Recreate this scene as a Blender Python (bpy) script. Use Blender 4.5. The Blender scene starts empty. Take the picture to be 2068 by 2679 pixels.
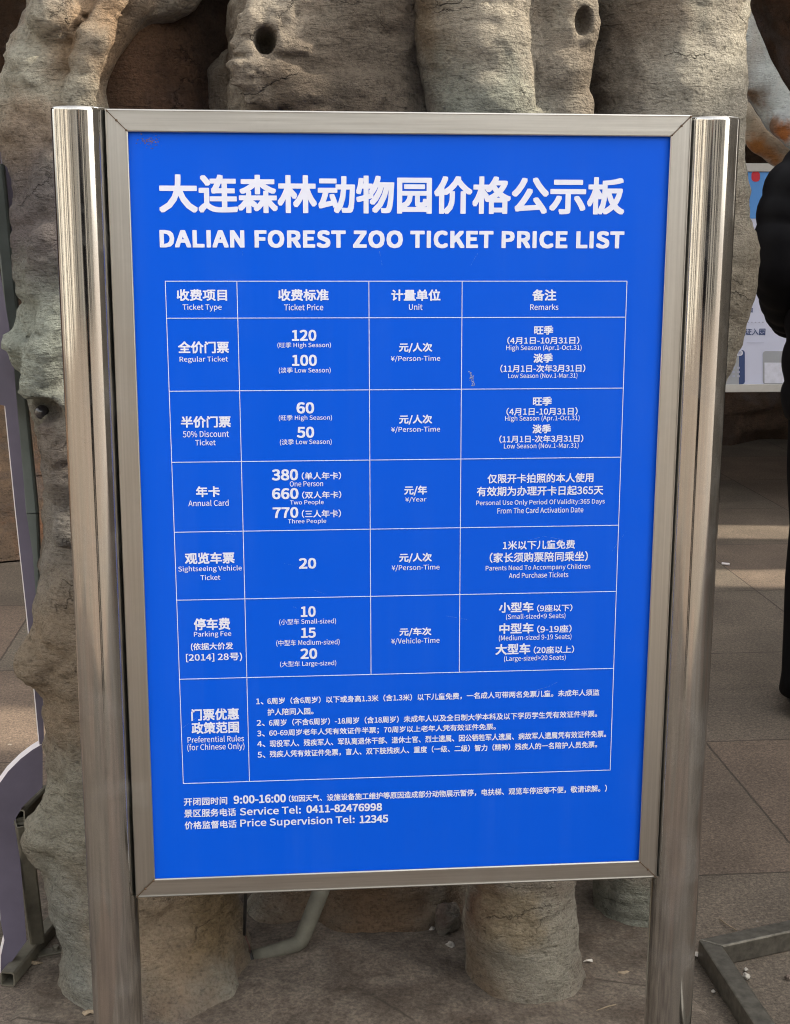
import bpy, bmesh, math, random, os
import numpy as np
from mathutils import Vector, Matrix

# ------------------------------------------------------------------ camera, world, sun, exposure
scene = bpy.context.scene
COL = scene.collection
CAM = Vector((-0.16008, -1.70569, 1.27022))
RIGHT = Vector((0.99618402, -0.0872137, 0.00334122))
UP = Vector((0.0147926, 0.20644714, 0.97834593))
BACK = Vector((-0.08601495, -0.97456316, 0.20694946))
FPX, PW, PH = 3536.613, 2068.0, 2679.0

cam_data = bpy.data.cameras.new('camera')
cam = bpy.data.objects.new('camera', cam_data)
COL.objects.link(cam)
m3 = Matrix((RIGHT, UP, BACK)).transposed()
cam.matrix_world = Matrix.Translation(CAM) @ m3.to_4x4()
cam_data.sensor_fit = 'VERTICAL'
cam_data.sensor_height = 24.0
cam_data.lens = 24.0 * FPX / PH
cam_data.clip_start = 0.05
cam_data.clip_end = 500.0
scene.camera = cam

SUN_AZ, SUN_EL = math.radians(-8.0), math.radians(38.0)      # azimuth measured from +X towards +Y
world = bpy.data.worlds.new('World')
scene.world = world
world.use_nodes = True
wn = world.node_tree
wn.nodes.clear()
w_out = wn.nodes.new('ShaderNodeOutputWorld')
w_bg = wn.nodes.new('ShaderNodeBackground')
w_sky = wn.nodes.new('ShaderNodeTexSky')
w_sky.sky_type = 'NISHITA'
w_sky.sun_disc = False
w_sky.sun_elevation = SUN_EL
w_sky.sun_rotation = math.pi / 2 - SUN_AZ
w_sky.air_density = 1.0
w_sky.dust_density = 4.0
w_sky.ozone_density = 0.6
w_hsv = wn.nodes.new('ShaderNodeHueSaturation')            # a hazy, washed-out city sky
w_hsv.inputs['Saturation'].default_value = 0.22
w_tint = wn.nodes.new('ShaderNodeMixRGB')
w_tint.blend_type = 'MULTIPLY'
w_tint.inputs[0].default_value = 1.0
w_tint.inputs[2].default_value = (1.0, 0.955, 0.885, 1)
w_bg.inputs['Strength'].default_value = 0.15
wn.links.new(w_sky.outputs[0], w_hsv.inputs['Color'])
wn.links.new(w_hsv.outputs[0], w_tint.inputs[1])
wn.links.new(w_tint.outputs[0], w_bg.inputs['Color'])
wn.links.new(w_bg.outputs[0], w_out.inputs[0])

sun_data = bpy.data.lights.new('sun', 'SUN')
sun_data.energy = 2.0
sun_data.angle = math.radians(0.8)
sun_data.color = (1.0, 0.88, 0.70)
sun = bpy.data.objects.new('sun', sun_data)
COL.objects.link(sun)
to_sun = Vector((math.cos(SUN_AZ) * math.cos(SUN_EL), math.sin(SUN_AZ) * math.cos(SUN_EL), math.sin(SUN_EL)))
sun.rotation_euler = to_sun.to_track_quat('Z', 'Y').to_euler()
sun.location = to_sun * 20

scene.view_settings.view_transform = 'Standard'
scene.view_settings.look = 'None'
scene.view_settings.exposure = 2.0
scene.view_settings.gamma = 1.0
scene.render.engine = 'CYCLES'
scene.cycles.max_bounces = 6
scene.cycles.use_denoising = True
scene.cycles.denoising_prefilter = 'NONE'
scene.cycles.filter_width = 1.1

# ------------------------------------------------------------------ helpers
def ray(u, v):
    return RIGHT * ((u - PW / 2) / FPX) - UP * ((v - PH / 2) / FPX) - BACK

def at(u, v, y):
    """world point at depth y seen at photograph pixel (u, v)"""
    d = ray(u, v)
    return CAM + d * ((y - CAM.y) / d.y)

def ground_at(u, v, z=0.0):
    d = ray(u, v)
    return CAM + d * ((z - CAM.z) / d.z)

def tag(o, label=None, cat=None, group=None, kind=None):
    if label: o['label'] = label
    if cat: o['category'] = cat
    if group: o['group'] = group
    if kind: o['kind'] = kind
    return o

def thing(name, label, cat, loc=(0, 0, 0), group=None):
    o = bpy.data.objects.new(name, None)
    o.empty_display_size = 0.1
    o.location = loc
    COL.objects.link(o)
    bpy.context.view_layer.update()
    return tag(o, label, cat, group)

def obj(name, verts, faces, mat, parent=None, smooth=False):
    me = bpy.data.meshes.new(name)
    me.from_pydata([tuple(v) for v in verts], [], [tuple(f) for f in faces])
    me.update()
    return link(name, me, mat, parent, smooth)

def world_of(o):
    m = Matrix.Identity(4)
    while o is not None:
        m = Matrix.LocRotScale(o.location, o.rotation_euler, o.scale) @ m
        o = o.parent
    return m

def link(name, me, mat, parent=None, smooth=False):
    """vertices are given in world coordinates; re-based on the parent's origin"""
    if mat is not None and not me.materials:
        me.materials.append(mat)
    if smooth:
        me.polygons.foreach_set('use_smooth', [True] * len(me.polygons))
    o = bpy.data.objects.new(name, me)
    COL.objects.link(o)
    if parent is not None:
        o.parent = parent
        me.transform(world_of(parent).inverted())
    return o

class MB:
    """collects shapes of one mesh"""
    def __init__(s):
        s.v, s.f = [], []
    def add(s, verts, faces):
        n = len(s.v)
        s.v += [Vector(p) for p in verts]
        s.f += [tuple(i + n for i in f) for f in faces]
        return s
    def box(s, lo, hi, M=None):
        x0, y0, z0 = lo; x1, y1, z1 = hi
        vs = [Vector(p) for p in ((x0,y0,z0),(x1,y0,z0),(x1,y1,z0),(x0,y1,z0),(x0,y0,z1),(x1,y0,z1),(x1,y1,z1),(x0,y1,z1))]
        if M: vs = [M @ p for p in vs]
        return s.add(vs, [(0,3,2,1),(4,5,6,7),(0,1,5,4),(1,2,6,5),(2,3,7,6),(3,0,4,7)])
    def loft(s, rings, cap=True, closed=False):
        n = len(rings[0]); vs = [p for r in rings for p in r]; fs = []
        for i in range(len(rings) - (0 if closed else 1)):
            j = (i + 1) % len(rings)
            for k in range(n):
                l = (k + 1) % n
                fs.append((i*n+k, i*n+l, j*n+l, j*n+k))
        if cap and not closed:
            fs.append(tuple(range(n-1, -1, -1)))
            fs.append(tuple((len(rings)-1)*n + k for k in range(n)))
        return s.add(vs, fs)
    def tube(s, pts, rad, n=16, cap=True):
        pts = [Vector(p) for p in pts]
        if not hasattr(rad, '__len__'): rad = [rad] * len(pts)
        rings, ref = [], None
        for i, p in enumerate(pts):
            a = pts[max(i-1, 0)]; b = pts[min(i+1, len(pts)-1)]
            t = (b - a).normalized()
            if ref is None:
                ref = Vector((0,0,1)) if abs(t.z) < 0.9 else Vector((1,0,0))
            x = (ref - t * ref.dot(t)).normalized(); y = t.cross(x); ref = x
            rings.append([p + (x*math.cos(6.283185*k/n) + y*math.sin(6.283185*k/n)) * rad[i] for k in range(n)])
        return s.loft(rings, cap)
    def square_tube(s, a, b, w, h, up=(0,0,1), wall=0.0025):
        """hollow rectangular steel tube from a to b"""
        a, b = Vector(a), Vector(b); t = (b-a).normalized(); up = Vector(up)
        x = t.cross(up).normalized(); y = x.cross(t).normalized()
        c = 0.003
        def ring(p, w, h, c):
            q = [(-w/2+c,-h/2),(w/2-c,-h/2),(w/2,-h/2+c),(w/2,h/2-c),(w/2-c,h/2),(-w/2+c,h/2),(-w/2,h/2-c),(-w/2,-h/2+c)]
            return [p + x*i + y*j for i, j in q]
        o1, o2 = ring(a,w,h,c), ring(b,w,h,c)
        i1, i2 = ring(a,w-2*wall,h-2*wall,c*.6), ring(b,w-2*wall,h-2*wall,c*.6)
        return s.loft([o1, o2, i2, i1], closed=True)
    def build(s, name, mat, parent=None, smooth=False, bevel=0.0, fix=True):
        me = bpy.data.meshes.new(name)
        me.from_pydata([tuple(v) for v in s.v], [], s.f)
        bm = bmesh.new(); bm.from_mesh(me)
        if fix: bmesh.ops.recalc_face_normals(bm, faces=bm.faces)
        if bevel:
            es = [e for e in bm.edges if len(e.link_faces) == 2 and e.calc_face_angle(0) > 0.6]
            bmesh.ops.bevel(bm, geom=es, offset=bevel, segments=2, profile=0.6, affect='EDGES')
        bm.to_mesh(me); bm.free()
        if smooth == 'auto':
            me.polygons.foreach_set('use_smooth', [True]*len(me.polygons))
            me.set_sharp_from_angle(angle=math.radians(40)); smooth = False
        return link(name, me, mat, parent, smooth)

# ------------------------------------------------------------------ materials
def new_mat(name):
    m = bpy.data.materials.new(name); m.use_nodes = True
    nt = m.node_tree
    return m, nt, nt.nodes['Principled BSDF']

def N(nt, typ, **kw):
    n = nt.nodes.new(typ)
    for k, v in kw.items():
        if k in n.inputs: n.inputs[k].default_value = v
        else: setattr(n, k, v)
    return n

def coords(nt, scale=(1,1,1), rot=(0,0,0), loc=(0,0,0)):
    tc = N(nt, 'ShaderNodeTexCoord'); mp = N(nt, 'ShaderNodeMapping')
    mp.inputs['Scale'].default_value = scale; mp.inputs['Rotation'].default_value = rot; mp.inputs['Location'].default_value = loc
    nt.links.new(tc.outputs['Object'], mp.inputs['Vector'])
    return mp.outputs['Vector']

def noise(nt, vec, scale, detail=4.0, rough=0.55, dist=0.0):
    n = N(nt, 'ShaderNodeTexNoise', Scale=scale, Detail=detail, Roughness=rough, Distortion=dist)
    nt.links.new(vec, n.inputs['Vector'])
    return n.outputs['Fac']

def ramp(nt, fac, stops, interp='LINEAR'):
    r = N(nt, 'ShaderNodeValToRGB'); cr = r.color_ramp; cr.interpolation = interp
    while len(cr.elements) < len(stops): cr.elements.new(0.5)
    for e, (p, c) in zip(cr.elements, stops):
        e.position = p
        e.color = (c, c, c, 1) if not hasattr(c, '__len__') else (*c, 1)
    nt.links.new(fac, r.inputs['Fac'])
    return r.outputs['Color']

def mix(nt, fac, a, b, typ='MIX'):
    n = N(nt, 'ShaderNodeMix', data_type='RGBA', blend_type=typ)
    for s, v in ((n.inputs[0], fac), (n.inputs[6], a), (n.inputs[7], b)):
        if isinstance(v, (int, float)): s.default_value = v
        elif hasattr(v, '__len__'): s.default_value = (*v, 1)
        else: nt.links.new(v, s)
    return n.outputs[2]

def math_(nt, op, a, b=0.0):
    n = N(nt, 'ShaderNodeMath', operation=op)
    for s, v in ((n.inputs[0], a), (n.inputs[1], b)):
        if isinstance(v, (int, float)): s.default_value = v
        else: nt.links.new(v, s)
    return n.outputs[0]

def bump(nt, bsdf, height, strength=0.5, distance=0.01, normal=None):
    b = N(nt, 'ShaderNodeBump', Strength=strength, Distance=distance)
    nt.links.new(height, b.inputs['Height'])
    if normal is not None: nt.links.new(normal, b.inputs['Normal'])
    nt.links.new(b.outputs[0], bsdf.inputs['Normal'])
    return b.outputs[0]

def bark_mat(name, light, mid, stain, stain_amt=0.5, pale=None, seed=0.0, pits=1.0, green=0.3, patches=()):
    """painted, trowelled concrete made to look like bark: pits, fine cross wrinkles, stains"""
    m, nt, b = new_mat(name)
    v = coords(nt, loc=(seed, seed*.7, seed*1.3))
    vw = coords(nt, scale=(0.45, 0.45, 1.7), rot=(0.15, 0.25, 0), loc=(seed, 0, seed))
    big = noise(nt, v, 4.5, 5, 0.6, 0.4)
    medium = noise(nt, v, 17, 6, 0.65, 0.2)
    fine = noise(nt, v, 170, 6, 0.72)
    wrinkle = noise(nt, vw, 95, 5, 0.62, 0.9)
    c = mix(nt, ramp(nt, big, ((0.36, 0.0), (0.62, 1.0))), mid, light)
    c = mix(nt, math_(nt, 'MULTIPLY', ramp(nt, medium, ((0.42, 0.0), (0.62, 1.0))), 0.75), c, mid)
    pu = noise(nt, coords(nt, scale=(1, 1, .7), loc=(seed+5, 2, seed)), 5.0, 5, 0.6, .4)
    c = mix(nt, math_(nt, 'MULTIPLY', ramp(nt, pu, ((0.54, 0.0), (0.68, 1.0))), 0.55), c, (0.13, 0.115, 0.118))
    st = noise(nt, coords(nt, scale=(1.0, 1.0, 0.45), loc=(seed*2+3, 1, 2)), 6.0, 6, 0.62, 0.5)
    c = mix(nt, math_(nt, 'MULTIPLY', ramp(nt, st, ((0.50, 0.0), (0.68, 1.0))), stain_amt), c, stain)
    gr = noise(nt, coords(nt, loc=(seed*3+9, 4, 1)), 7.0, 5, 0.6)
    c = mix(nt, math_(nt, 'MULTIPLY', ramp(nt, gr, ((0.52, 0.0), (0.66, 1.0))), green), c, (0.27, 0.32, 0.28))
    if pale:
        pl = noise(nt, coords(nt, loc=(seed*5+2, 7, 3)), 9.0, 5, 0.6)
        c = mix(nt, math_(nt, 'MULTIPLY', ramp(nt, pl, ((0.56, 0.0), (0.70, 1.0))), 0.7), c, pale)
    # placed patches, partly patina, partly painted light and shade (wander, worn edges)
    if patches:
        wob = N(nt, 'ShaderNodeTexNoise', Scale=9.0, Detail=6.0, Roughness=0.62)
        tc = N(nt, 'ShaderNodeTexCoord'); nt.links.new(tc.outputs['Object'], wob.inputs['Vector'])
        wv = N(nt, 'ShaderNodeVectorMath', operation='MULTIPLY_ADD')
        nt.links.new(wob.outputs['Color'], wv.inputs[0]); wv.inputs[1].default_value = (.16, .16, .16); nt.links.new(tc.outputs['Object'], wv.inputs[2])
        for pc, pr, pcol, pa in patches:
            ds = N(nt, 'ShaderNodeVectorMath', operation='DISTANCE')
            nt.links.new(wv.outputs[0], ds.inputs[0]); ds.inputs[1].default_value = Vector(pc) + Vector((.08, .08, .08))
            fac = ramp(nt, math_(nt, 'DIVIDE', ds.outputs['Value'], pr*1.6), ((0.35, pa), (1.0, 0.0)), 'EASE')
            c = mix(nt, fac, c, mix(nt, ramp(nt, medium, ((0.35, 0.0), (0.65, 1.0))), tuple(q*.72 for q in pcol), pcol))
    # grime sitting in the pits and wrinkle bottoms
    pit = N(nt, 'ShaderNodeTexVoronoi', Scale=75.0); nt.links.new(v, pit.inputs['Vector'])
    pitd = ramp(nt, pit.outputs['Distance'], ((0.06, 0.0), (0.30, 1.0)))
    pmask = ramp(nt, noise(nt, v, 16, 3), ((0.40, 0.0), (0.60, 1.0)))
    pitf = mix(nt, pmask, (1, 1, 1), pitd)
    grime = ramp(nt, wrinkle, ((0.30, 0.55), (0.46, 1.0)))
    c = mix(nt, 0.75, c, grime, 'MULTIPLY')
    c = mix(nt, 0.9 if pits > .3 else .3, c, ramp(nt, fine, ((0.30, 0.50), (0.5, 1.0), (0.72, 1.22))), 'MULTIPLY')
    c = mix(nt, 0.25*pits, c, pitf, 'MULTIPLY')
    nt.links.new(c, b.inputs['Base Color'])
    b.inputs['Roughness'].default_value = 0.88
    b.inputs['Specular IOR Level'].default_value = 0.25
    h = math_(nt, 'ADD', math_(nt, 'MULTIPLY', wrinkle, 0.75), math_(nt, 'MULTIPLY', fine, 0.7 if pits > .3 else .25))
    h = math_(nt, 'ADD', h, math_(nt, 'MULTIPLY', noise(nt, v, 38, 5, 0.65), 0.75))
    h = math_(nt, 'ADD', h, math_(nt, 'MULTIPLY', pitf, 0.35 * pits))
    ck = N(nt, 'ShaderNodeTexVoronoi', feature='DISTANCE_TO_EDGE', Scale=9.0)
    cw = N(nt, 'ShaderNodeTexNoise', Scale=14.0, Detail=5.0, Roughness=0.65)
    nt.links.new(v, cw.inputs['Vector'])
    cv = N(nt, 'ShaderNodeVectorMath', operation='MULTIPLY_ADD')
    nt.links.new(cw.outputs['Color'], cv.inputs[0]); cv.inputs[1].default_value = (.13, .13, .05); nt.links.new(coords(nt, scale=(.7, .7, 1.6)), cv.inputs[2])
    nt.links.new(cv.outputs[0], ck.inputs['Vector'])
    crack = mix(nt, ramp(nt, noise(nt, v, 6.5, 3), ((0.55, 0.0), (0.63, 1.0))), (1, 1, 1), ramp(nt, ck.outputs['Distance'], ((0.0, 0.0), (0.016, 1.0))))
    if pits > .3:
        c = mix(nt, 0.45, c, crack, 'MULTIPLY'); nt.links.new(c, b.inputs['Base Color'])
        h = math_(nt, 'ADD', h, math_(nt, 'MULTIPLY', crack, 0.6))
    bump(nt, b, h, 1.0, 0.0092)
    return m

def steel_mat(name, base, rough, aniso_dir='x', dirt=0.3, dirt_col=(0.16, 0.13, 0.10), streak=1.0):
    m, nt, b = new_mat(name)
    sc = dict(x=(5, 300, 300), z=(300, 300, 3.0), n=(60, 60, 60))[aniso_dir]
    br = noise(nt, coords(nt, scale=sc), 1.0, 3, 0.6)
    v = coords(nt)
    sp = noise(nt, v, 420, 3, 0.6)
    patch = noise(nt, v, 14, 5, 0.65, 0.3)
    col = mix(nt, ramp(nt, br, ((0.3, 0.0), (0.7, 1.0))), tuple(x*0.82 for x in base), base)
    df = math_(nt, 'MULTIPLY', math_(nt, 'MAXIMUM', ramp(nt, patch, ((0.52, 0.0), (0.75, 1.0))), ramp(nt, sp, ((0.70, 0.0), (0.76, 1.0)))), dirt)
    nt.links.new(mix(nt, df, col, dirt_col), b.inputs['Base Color'])
    nt.links.new(math_(nt, 'SUBTRACT', 1.0, math_(nt, 'MULTIPLY', df, 0.8)), b.inputs['Metallic'])
    r = math_(nt, 'ADD', math_(nt, 'MULTIPLY', br, 0.12*streak), rough)
    r = math_(nt, 'ADD', r, math_(nt, 'MULTIPLY', patch, 0.08))
    nt.links.new(r, b.inputs['Roughness'])
    if streak > .5: bump(nt, b, br, 0.10*streak, 0.0006)
    return m

def plain(name, col, rough=0.6, spec=0.4, var=0.12, scale=30, bmp=0.0, bscale=200, metal=0.0):
    m, nt, b = new_mat(name)
    n = noise(nt, coords(nt), scale, 5, 0.6)
    c = mix(nt, ramp(nt, n, ((0.3, 0.0), (0.7, 1.0))), tuple(x*(1-var) for x in col), tuple(min(1, x*(1+var)) for x in col))
    nt.links.new(c, b.inputs['Base Color'])
    b.inputs['Roughness'].default_value = rough
    b.inputs['Specular IOR Level'].default_value = spec
    b.inputs['Metallic'].default_value = metal
    if bmp: bump(nt, b, noise(nt, coords(nt), bscale, 4, 0.6), bmp, 0.002)
    return m

TREE_ORIGIN = Vector((-0.05, 0.55, 0))
def patch(u, v, y, r, col, amt=0.85, origin=TREE_ORIGIN): return (at(u, v, y) - Vector(origin), r, col, amt)
M_bark = bark_mat('bark_concrete', (0.37, 0.335, 0.27), (0.16, 0.13, 0.10), (0.17, 0.095, 0.05), 0.6, None, 0.0, patches=[
    patch(110,200,.40,.09,(.43,.42,.35)), patch(300,120,.45,.08,(.30,.20,.12)), patch(75,350,.42,.06,(.34,.26,.19)), patch(120,620,.40,.13,(.135,.118,.122)),
    patch(80,930,.40,.12,(.37,.40,.345), 1.0), patch(150,1400,.36,.045,(.38,.37,.34), 1.0), patch(110,1090,.40,.03,(.07,.075,.085), .9), patch(170,1180,.40,.09,(.20,.165,.14)), patch(190,1450,.40,.12,(.27,.25,.22)), patch(180,1780,.38,.13,(.30,.235,.165)),
    patch(200,2200,.36,.12,(.33,.32,.26)), patch(180,2500,.34,.12,(.28,.29,.26)), patch(430,2400,.34,.12,(.34,.26,.175)), patch(600,2400,.40,.08,(.17,.12,.06)),
    patch(720,60,.37,.07,(.42,.37,.30)), patch(840,270,.36,.11,(.125,.095,.07)), patch(1000,120,.40,.10,(.145,.12,.095)), patch(650,150,.37,.05,(.30,.26,.21)), patch(930,2430,.52,.14,(.19,.12,.07)), patch(760,2480,.45,.10,(.20,.17,.13))])  # pale knot and dark lower centre trunk: light painted in; rest is patina
M_bark2 = bark_mat('bark_concrete_grey', (0.38, 0.355, 0.30), (0.20, 0.175, 0.14), (0.20, 0.125, 0.07), 0.5, None, 4.1, patches=[
    patch(1110,80,.36,.06,(.20,.145,.09)), patch(1260,270,.32,.09,(.27,.285,.24)), patch(1250,20,.33,.07,(.42,.38,.31)), patch(1480,150,.35,.05,(.36,.32,.26)),
    patch(1590,150,.42,.09,(.19,.155,.12)), patch(1700,40,.39,.06,(.22,.18,.14)), patch(1850,250,.41,.10,(.42,.40,.34)), patch(1960,750,.45,.10,(.25,.22,.17)),  # dark left half carries the right root's shaded side in its colour
    patch(1230,2370,.33,.055,(.13,.06,.03)), patch(1270,2560,.31,.07,(.21,.155,.105)), patch(1440,2480,.30,.09,(.36,.34,.28)), patch(1340,2400,.30,.05,(.33,.27,.18)), patch(1630,2400,.56,.08,(.27,.28,.23))])
M_hollow = bark_mat('bark_concrete_brown', (0.075, 0.047, 0.033), (0.042, 0.027, 0.019), (0.10, 0.042, 0.02), 0.6, None, 7.7, green=0.0, patches=[(Vector(p_) - Vector((-.05,.55,0)), r_, c_, .9) for p_, r_, c_ in ((at(300,120,.55), .10, (.17,.095,.053)), (at(380,230,.56), .07, (.12,.066,.04)))])  # lighter left patches paint in the light that fades into the hollow
M_rock = bark_mat('rock_concrete_brown', (0.13, 0.085, 0.06), (0.07, 0.048, 0.036), (0.10, 0.05, 0.03), 0.5, None, 2.7, green=0.0)
T2 = (2.3, 5.0, 0)
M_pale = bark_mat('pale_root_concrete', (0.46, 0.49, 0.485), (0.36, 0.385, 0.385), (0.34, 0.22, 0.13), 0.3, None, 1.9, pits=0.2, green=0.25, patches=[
    patch(1962,262,3.45,.055,(.15,.09,.05),.95,T2), patch(2000,322,3.42,.05,(.20,.10,.05),.9,T2), patch(2048,345,3.38,.04,(.36,.13,.04),1.0,T2)])  # underside browns are limb shade painted in; the hook's orange is its own
M_cream = bark_mat('cream_root_concrete', (0.52, 0.46, 0.37), (0.40, 0.35, 0.28), (0.42, 0.22, 0.09), 0.35, None, 6.3, pits=0.2, green=0.0, patches=[  # cream base stands for the sun on the limb's upper edge
    patch(1965,395,3.70,.06,(.40,.17,.05),1.0,T2), patch(2010,425,3.70,.05,(.34,.15,.05),1.0,T2)])
M_loose = plain('dark_galvanised_tube', (0.14, 0.132, 0.112), 0.38, 0.5, 0.35, 60, 0.25, 120, metal=0.6)
M_post = steel_mat('polished_steel', (0.615, 0.61, 0.595), 0.045, 'z', 0.16, streak=0.25)
M_frame = steel_mat('brushed_steel', (0.555, 0.545, 0.515), 0.24, 'x', 0.14)
M_frame_v = steel_mat('brushed_steel_upright', (0.555, 0.545, 0.515), 0.24, 'z', 0.14)
M_weld = plain('weld_rust', (0.10, 0.065, 0.04), 0.7, 0.3, 0.3, 200)
M_tube = plain('dull_steel_tube', (0.19, 0.18, 0.145), 0.45, 0.4, 0.35, 25, 0.2, metal=0.4)
M_teal = plain('teal_grey_paint', (0.155, 0.185, 0.175), 0.55, 0.4, 0.2, 18, 0.1)
M_board = plain('purple_grey_board', (0.12, 0.108, 0.155), 0.45, 0.4, 0.25, 5)
M_edge = plain('white_foam_edge', (0.72, 0.69, 0.72), 0.7, 0.3, 0.06, 60)
M_black = plain('black_puffer', (0.005, 0.005, 0.0065), 0.6, 0.10, 0.2, 40)
M_trouser = plain('black_trousers', (0.005, 0.005, 0.006), 0.8, 0.08, 0.2, 60)
M_rubber = plain('black_shoe', (0.012, 0.012, 0.013), 0.6, 0.3, 0.2, 80)
M_skin = plain('skin', (0.42, 0.25, 0.17), 0.5, 0.4, 0.08, 30)
M_hair = plain('black_hair', (0.012, 0.010, 0.009), 0.5, 0.4, 0.2, 200)
M_pvc = plain('grey_pvc', (0.135, 0.132, 0.105), 0.7, 0.35, 0.2, 40, 0.2, 300)
M_cable = plain('black_cable', (0.012, 0.012, 0.012), 0.45, 0.4, 0.1)
M_stone = bark_mat('rubble', (0.34, 0.29, 0.25), (0.16, 0.12, 0.10), (0.12, 0.07, 0.05), 0.5, (0.6, 0.58, 0.54), 3.3)
M_whitestone = plain('white_chip', (0.42, 0.40, 0.36), 0.8, 0.2, 0.35, 120, 0.4)
M_leaf = plain('dry_leaf', (0.30, 0.24, 0.17), 0.8, 0.2, 0.3, 90)
M_paper = plain('paper_scrap', (0.60, 0.57, 0.52), 0.8, 0.2, 0.1, 90)
# ------------------------------------------------------------------ numpy noise and distance-field meshing for the sculpted trees
def _hash(ix, iy, iz, seed):
    h = (ix.astype(np.uint32)*np.uint32(374761393) + iy.astype(np.uint32)*np.uint32(668265263)
         + iz.astype(np.uint32)*np.uint32(2147483647) + np.uint32(seed*144269 + 977))
    h = (h ^ (h >> np.uint32(13))) * np.uint32(1274126177)
    h = (h ^ (h >> np.uint32(15))) * np.uint32(2246822519)
    h = h ^ (h >> np.uint32(16))
    return h.astype(np.float32) / np.float32(4294967295.0)

def vnoise(P, freq, seed):
    Q = P * np.asarray(freq, np.float32)
    I = np.floor(Q).astype(np.int64); F = (Q - I).astype(np.float32); F = F*F*(3-2*F)
    out = 0
    for dx in (0, 1):
        for dy in (0, 1):
            for dz in (0, 1):
                w = (F[:,0] if dx else 1-F[:,0])*(F[:,1] if dy else 1-F[:,1])*(F[:,2] if dz else 1-F[:,2])
                out = out + w*_hash(I[:,0]+dx+9000, I[:,1]+dy+9000, I[:,2]+dz+9000, seed)
    return out*2-1

def smin(a, b, k):
    h = np.clip(0.5 + 0.5*(b-a)/k, 0, 1)
    return b + (a-b)*h - k*h*(1-h)

def sd_chain(P, pts, rads):
    d = None
    for i in range(len(pts)-1):
        a = np.array(pts[i], np.float32); b = np.array(pts[i+1], np.float32)
        ab = b-a; t = np.clip(((P-a) @ ab)/max(float(ab @ ab), 1e-9), 0, 1)
        q = np.linalg.norm(P - a - t[:,None]*ab, axis=1) - (rads[i] + (rads[i+1]-rads[i])*t)
        d = q if d is None else smin(d, q, 0.02)
    return d

def sd_ell(P, c, r):
    q = (P-np.array(c, np.float32))/np.array(r, np.float32)
    n = np.linalg.norm(q, axis=1)
    return (n-1)*min(r)

def surface_nets(fn, lo, hi, h, chunk=300000, margin=0.05):
    lo = np.array(lo); n = np.ceil((np.array(hi)-lo)/h).astype(int)+1
    cs = 5
    nc = (n+cs-1)//cs+1
    Gc = np.stack(np.meshgrid(*[lo[i]+h*cs*np.arange(nc[i]) for i in range(3)], indexing='ij'), -1).reshape(-1, 3).astype(np.float32)
    Dc = np.empty(len(Gc), np.float32)
    for s in range(0, len(Gc), chunk): Dc[s:s+chunk] = fn(Gc[s:s+chunk])
    Dc = Dc.reshape(nc)
    ii = [np.minimum((np.arange(n[i])+cs//2)//cs, nc[i]-1) for i in range(3)]
    D = Dc[np.ix_(*ii)].ravel().copy()
    near = np.flatnonzero(np.abs(D) < h*cs*1.35+margin)
    st = np.array([n[1]*n[2], n[2], 1])
    for s in range(0, len(near), chunk):
        q = near[s:s+chunk]
        P = np.stack([lo[0]+h*(q//st[0]), lo[1]+h*((q//st[1]) % n[1]), lo[2]+h*(q % n[2])], 1).astype(np.float32)
        D[q] = fn(P)
    D = D.reshape(n)
    b = np.ones_like(D, bool); b[1:-1,1:-1,1:-1] = False
    D[b] = np.maximum(D[b], h*0.4)                               # close the mesh at the block's border
    S = D < 0
    nx, ny, nz = n
    acc = np.zeros((nx-1, ny-1, nz-1, 3), np.float64); cnt = np.zeros((nx-1, ny-1, nz-1), np.int32)
    corners = [(i, j, k) for i in (0,1) for j in (0,1) for k in (0,1)]
    sl = lambda c: tuple(slice(c[a], c[a]+n[a]-1) for a in range(3))
    for c in corners:
        for a in range(3):
            if c[a]: continue
            e = list(c); e[a] = 1
            d0, d1 = D[sl(c)], D[sl(tuple(e))]
            x = (d0 < 0) != (d1 < 0)
            t = np.where(x, d0/np.where(x, d0-d1, 1), 0)
            for q in range(3):
                acc[..., q] += np.where(x, c[q] + (t if q == a else 0), 0)
            cnt += x
    act = cnt > 0
    idx = -np.ones(act.shape, np.int64); idx[act] = np.arange(act.sum())
    I = np.argwhere(act)
    V = lo + h*(I + acc[act]/cnt[act][:,None])
    F = []
    for a in range(3):
        b_, c_ = (a+1) % 3, (a+2) % 3
        s0 = [slice(1, n[q]-1) for q in range(3)]; s0[a] = slice(0, n[a]-1)
        s1 = list(s0); s1[a] = slice(1, n[a])
        A, B = S[tuple(s0)], S[tuple(s1)]
        E = np.argwhere(A != B)
        if not len(E): continue
        flip = A[tuple(E.T)]
        base = E.copy(); base[:, b_] += 1; base[:, c_] += 1
        def cell(db, dc):
            q = base.copy(); q[:, b_] += db; q[:, c_] += dc
            return idx[tuple(q.T)]
        quad = np.stack([cell(-1,-1), cell(0,-1), cell(0,0), cell(-1,0)], 1)
        quad[~flip] = quad[~flip][:, ::-1]
        F.append(quad)
    return V, np.concatenate(F)

def mesh_np(name, V, F):
    me = bpy.data.meshes.new(name)
    me.vertices.add(len(V)); me.vertices.foreach_set('co', V.astype(np.float32).ravel())
    me.loops.add(F.size); me.loops.foreach_set('vertex_index', F.astype(np.int32).ravel())
    me.polygons.add(len(F))
    me.polygons.foreach_set('loop_start', np.arange(0, F.size, 4, dtype=np.int32))
    me.update(calc_edges=True); me.validate()
    return me

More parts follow.
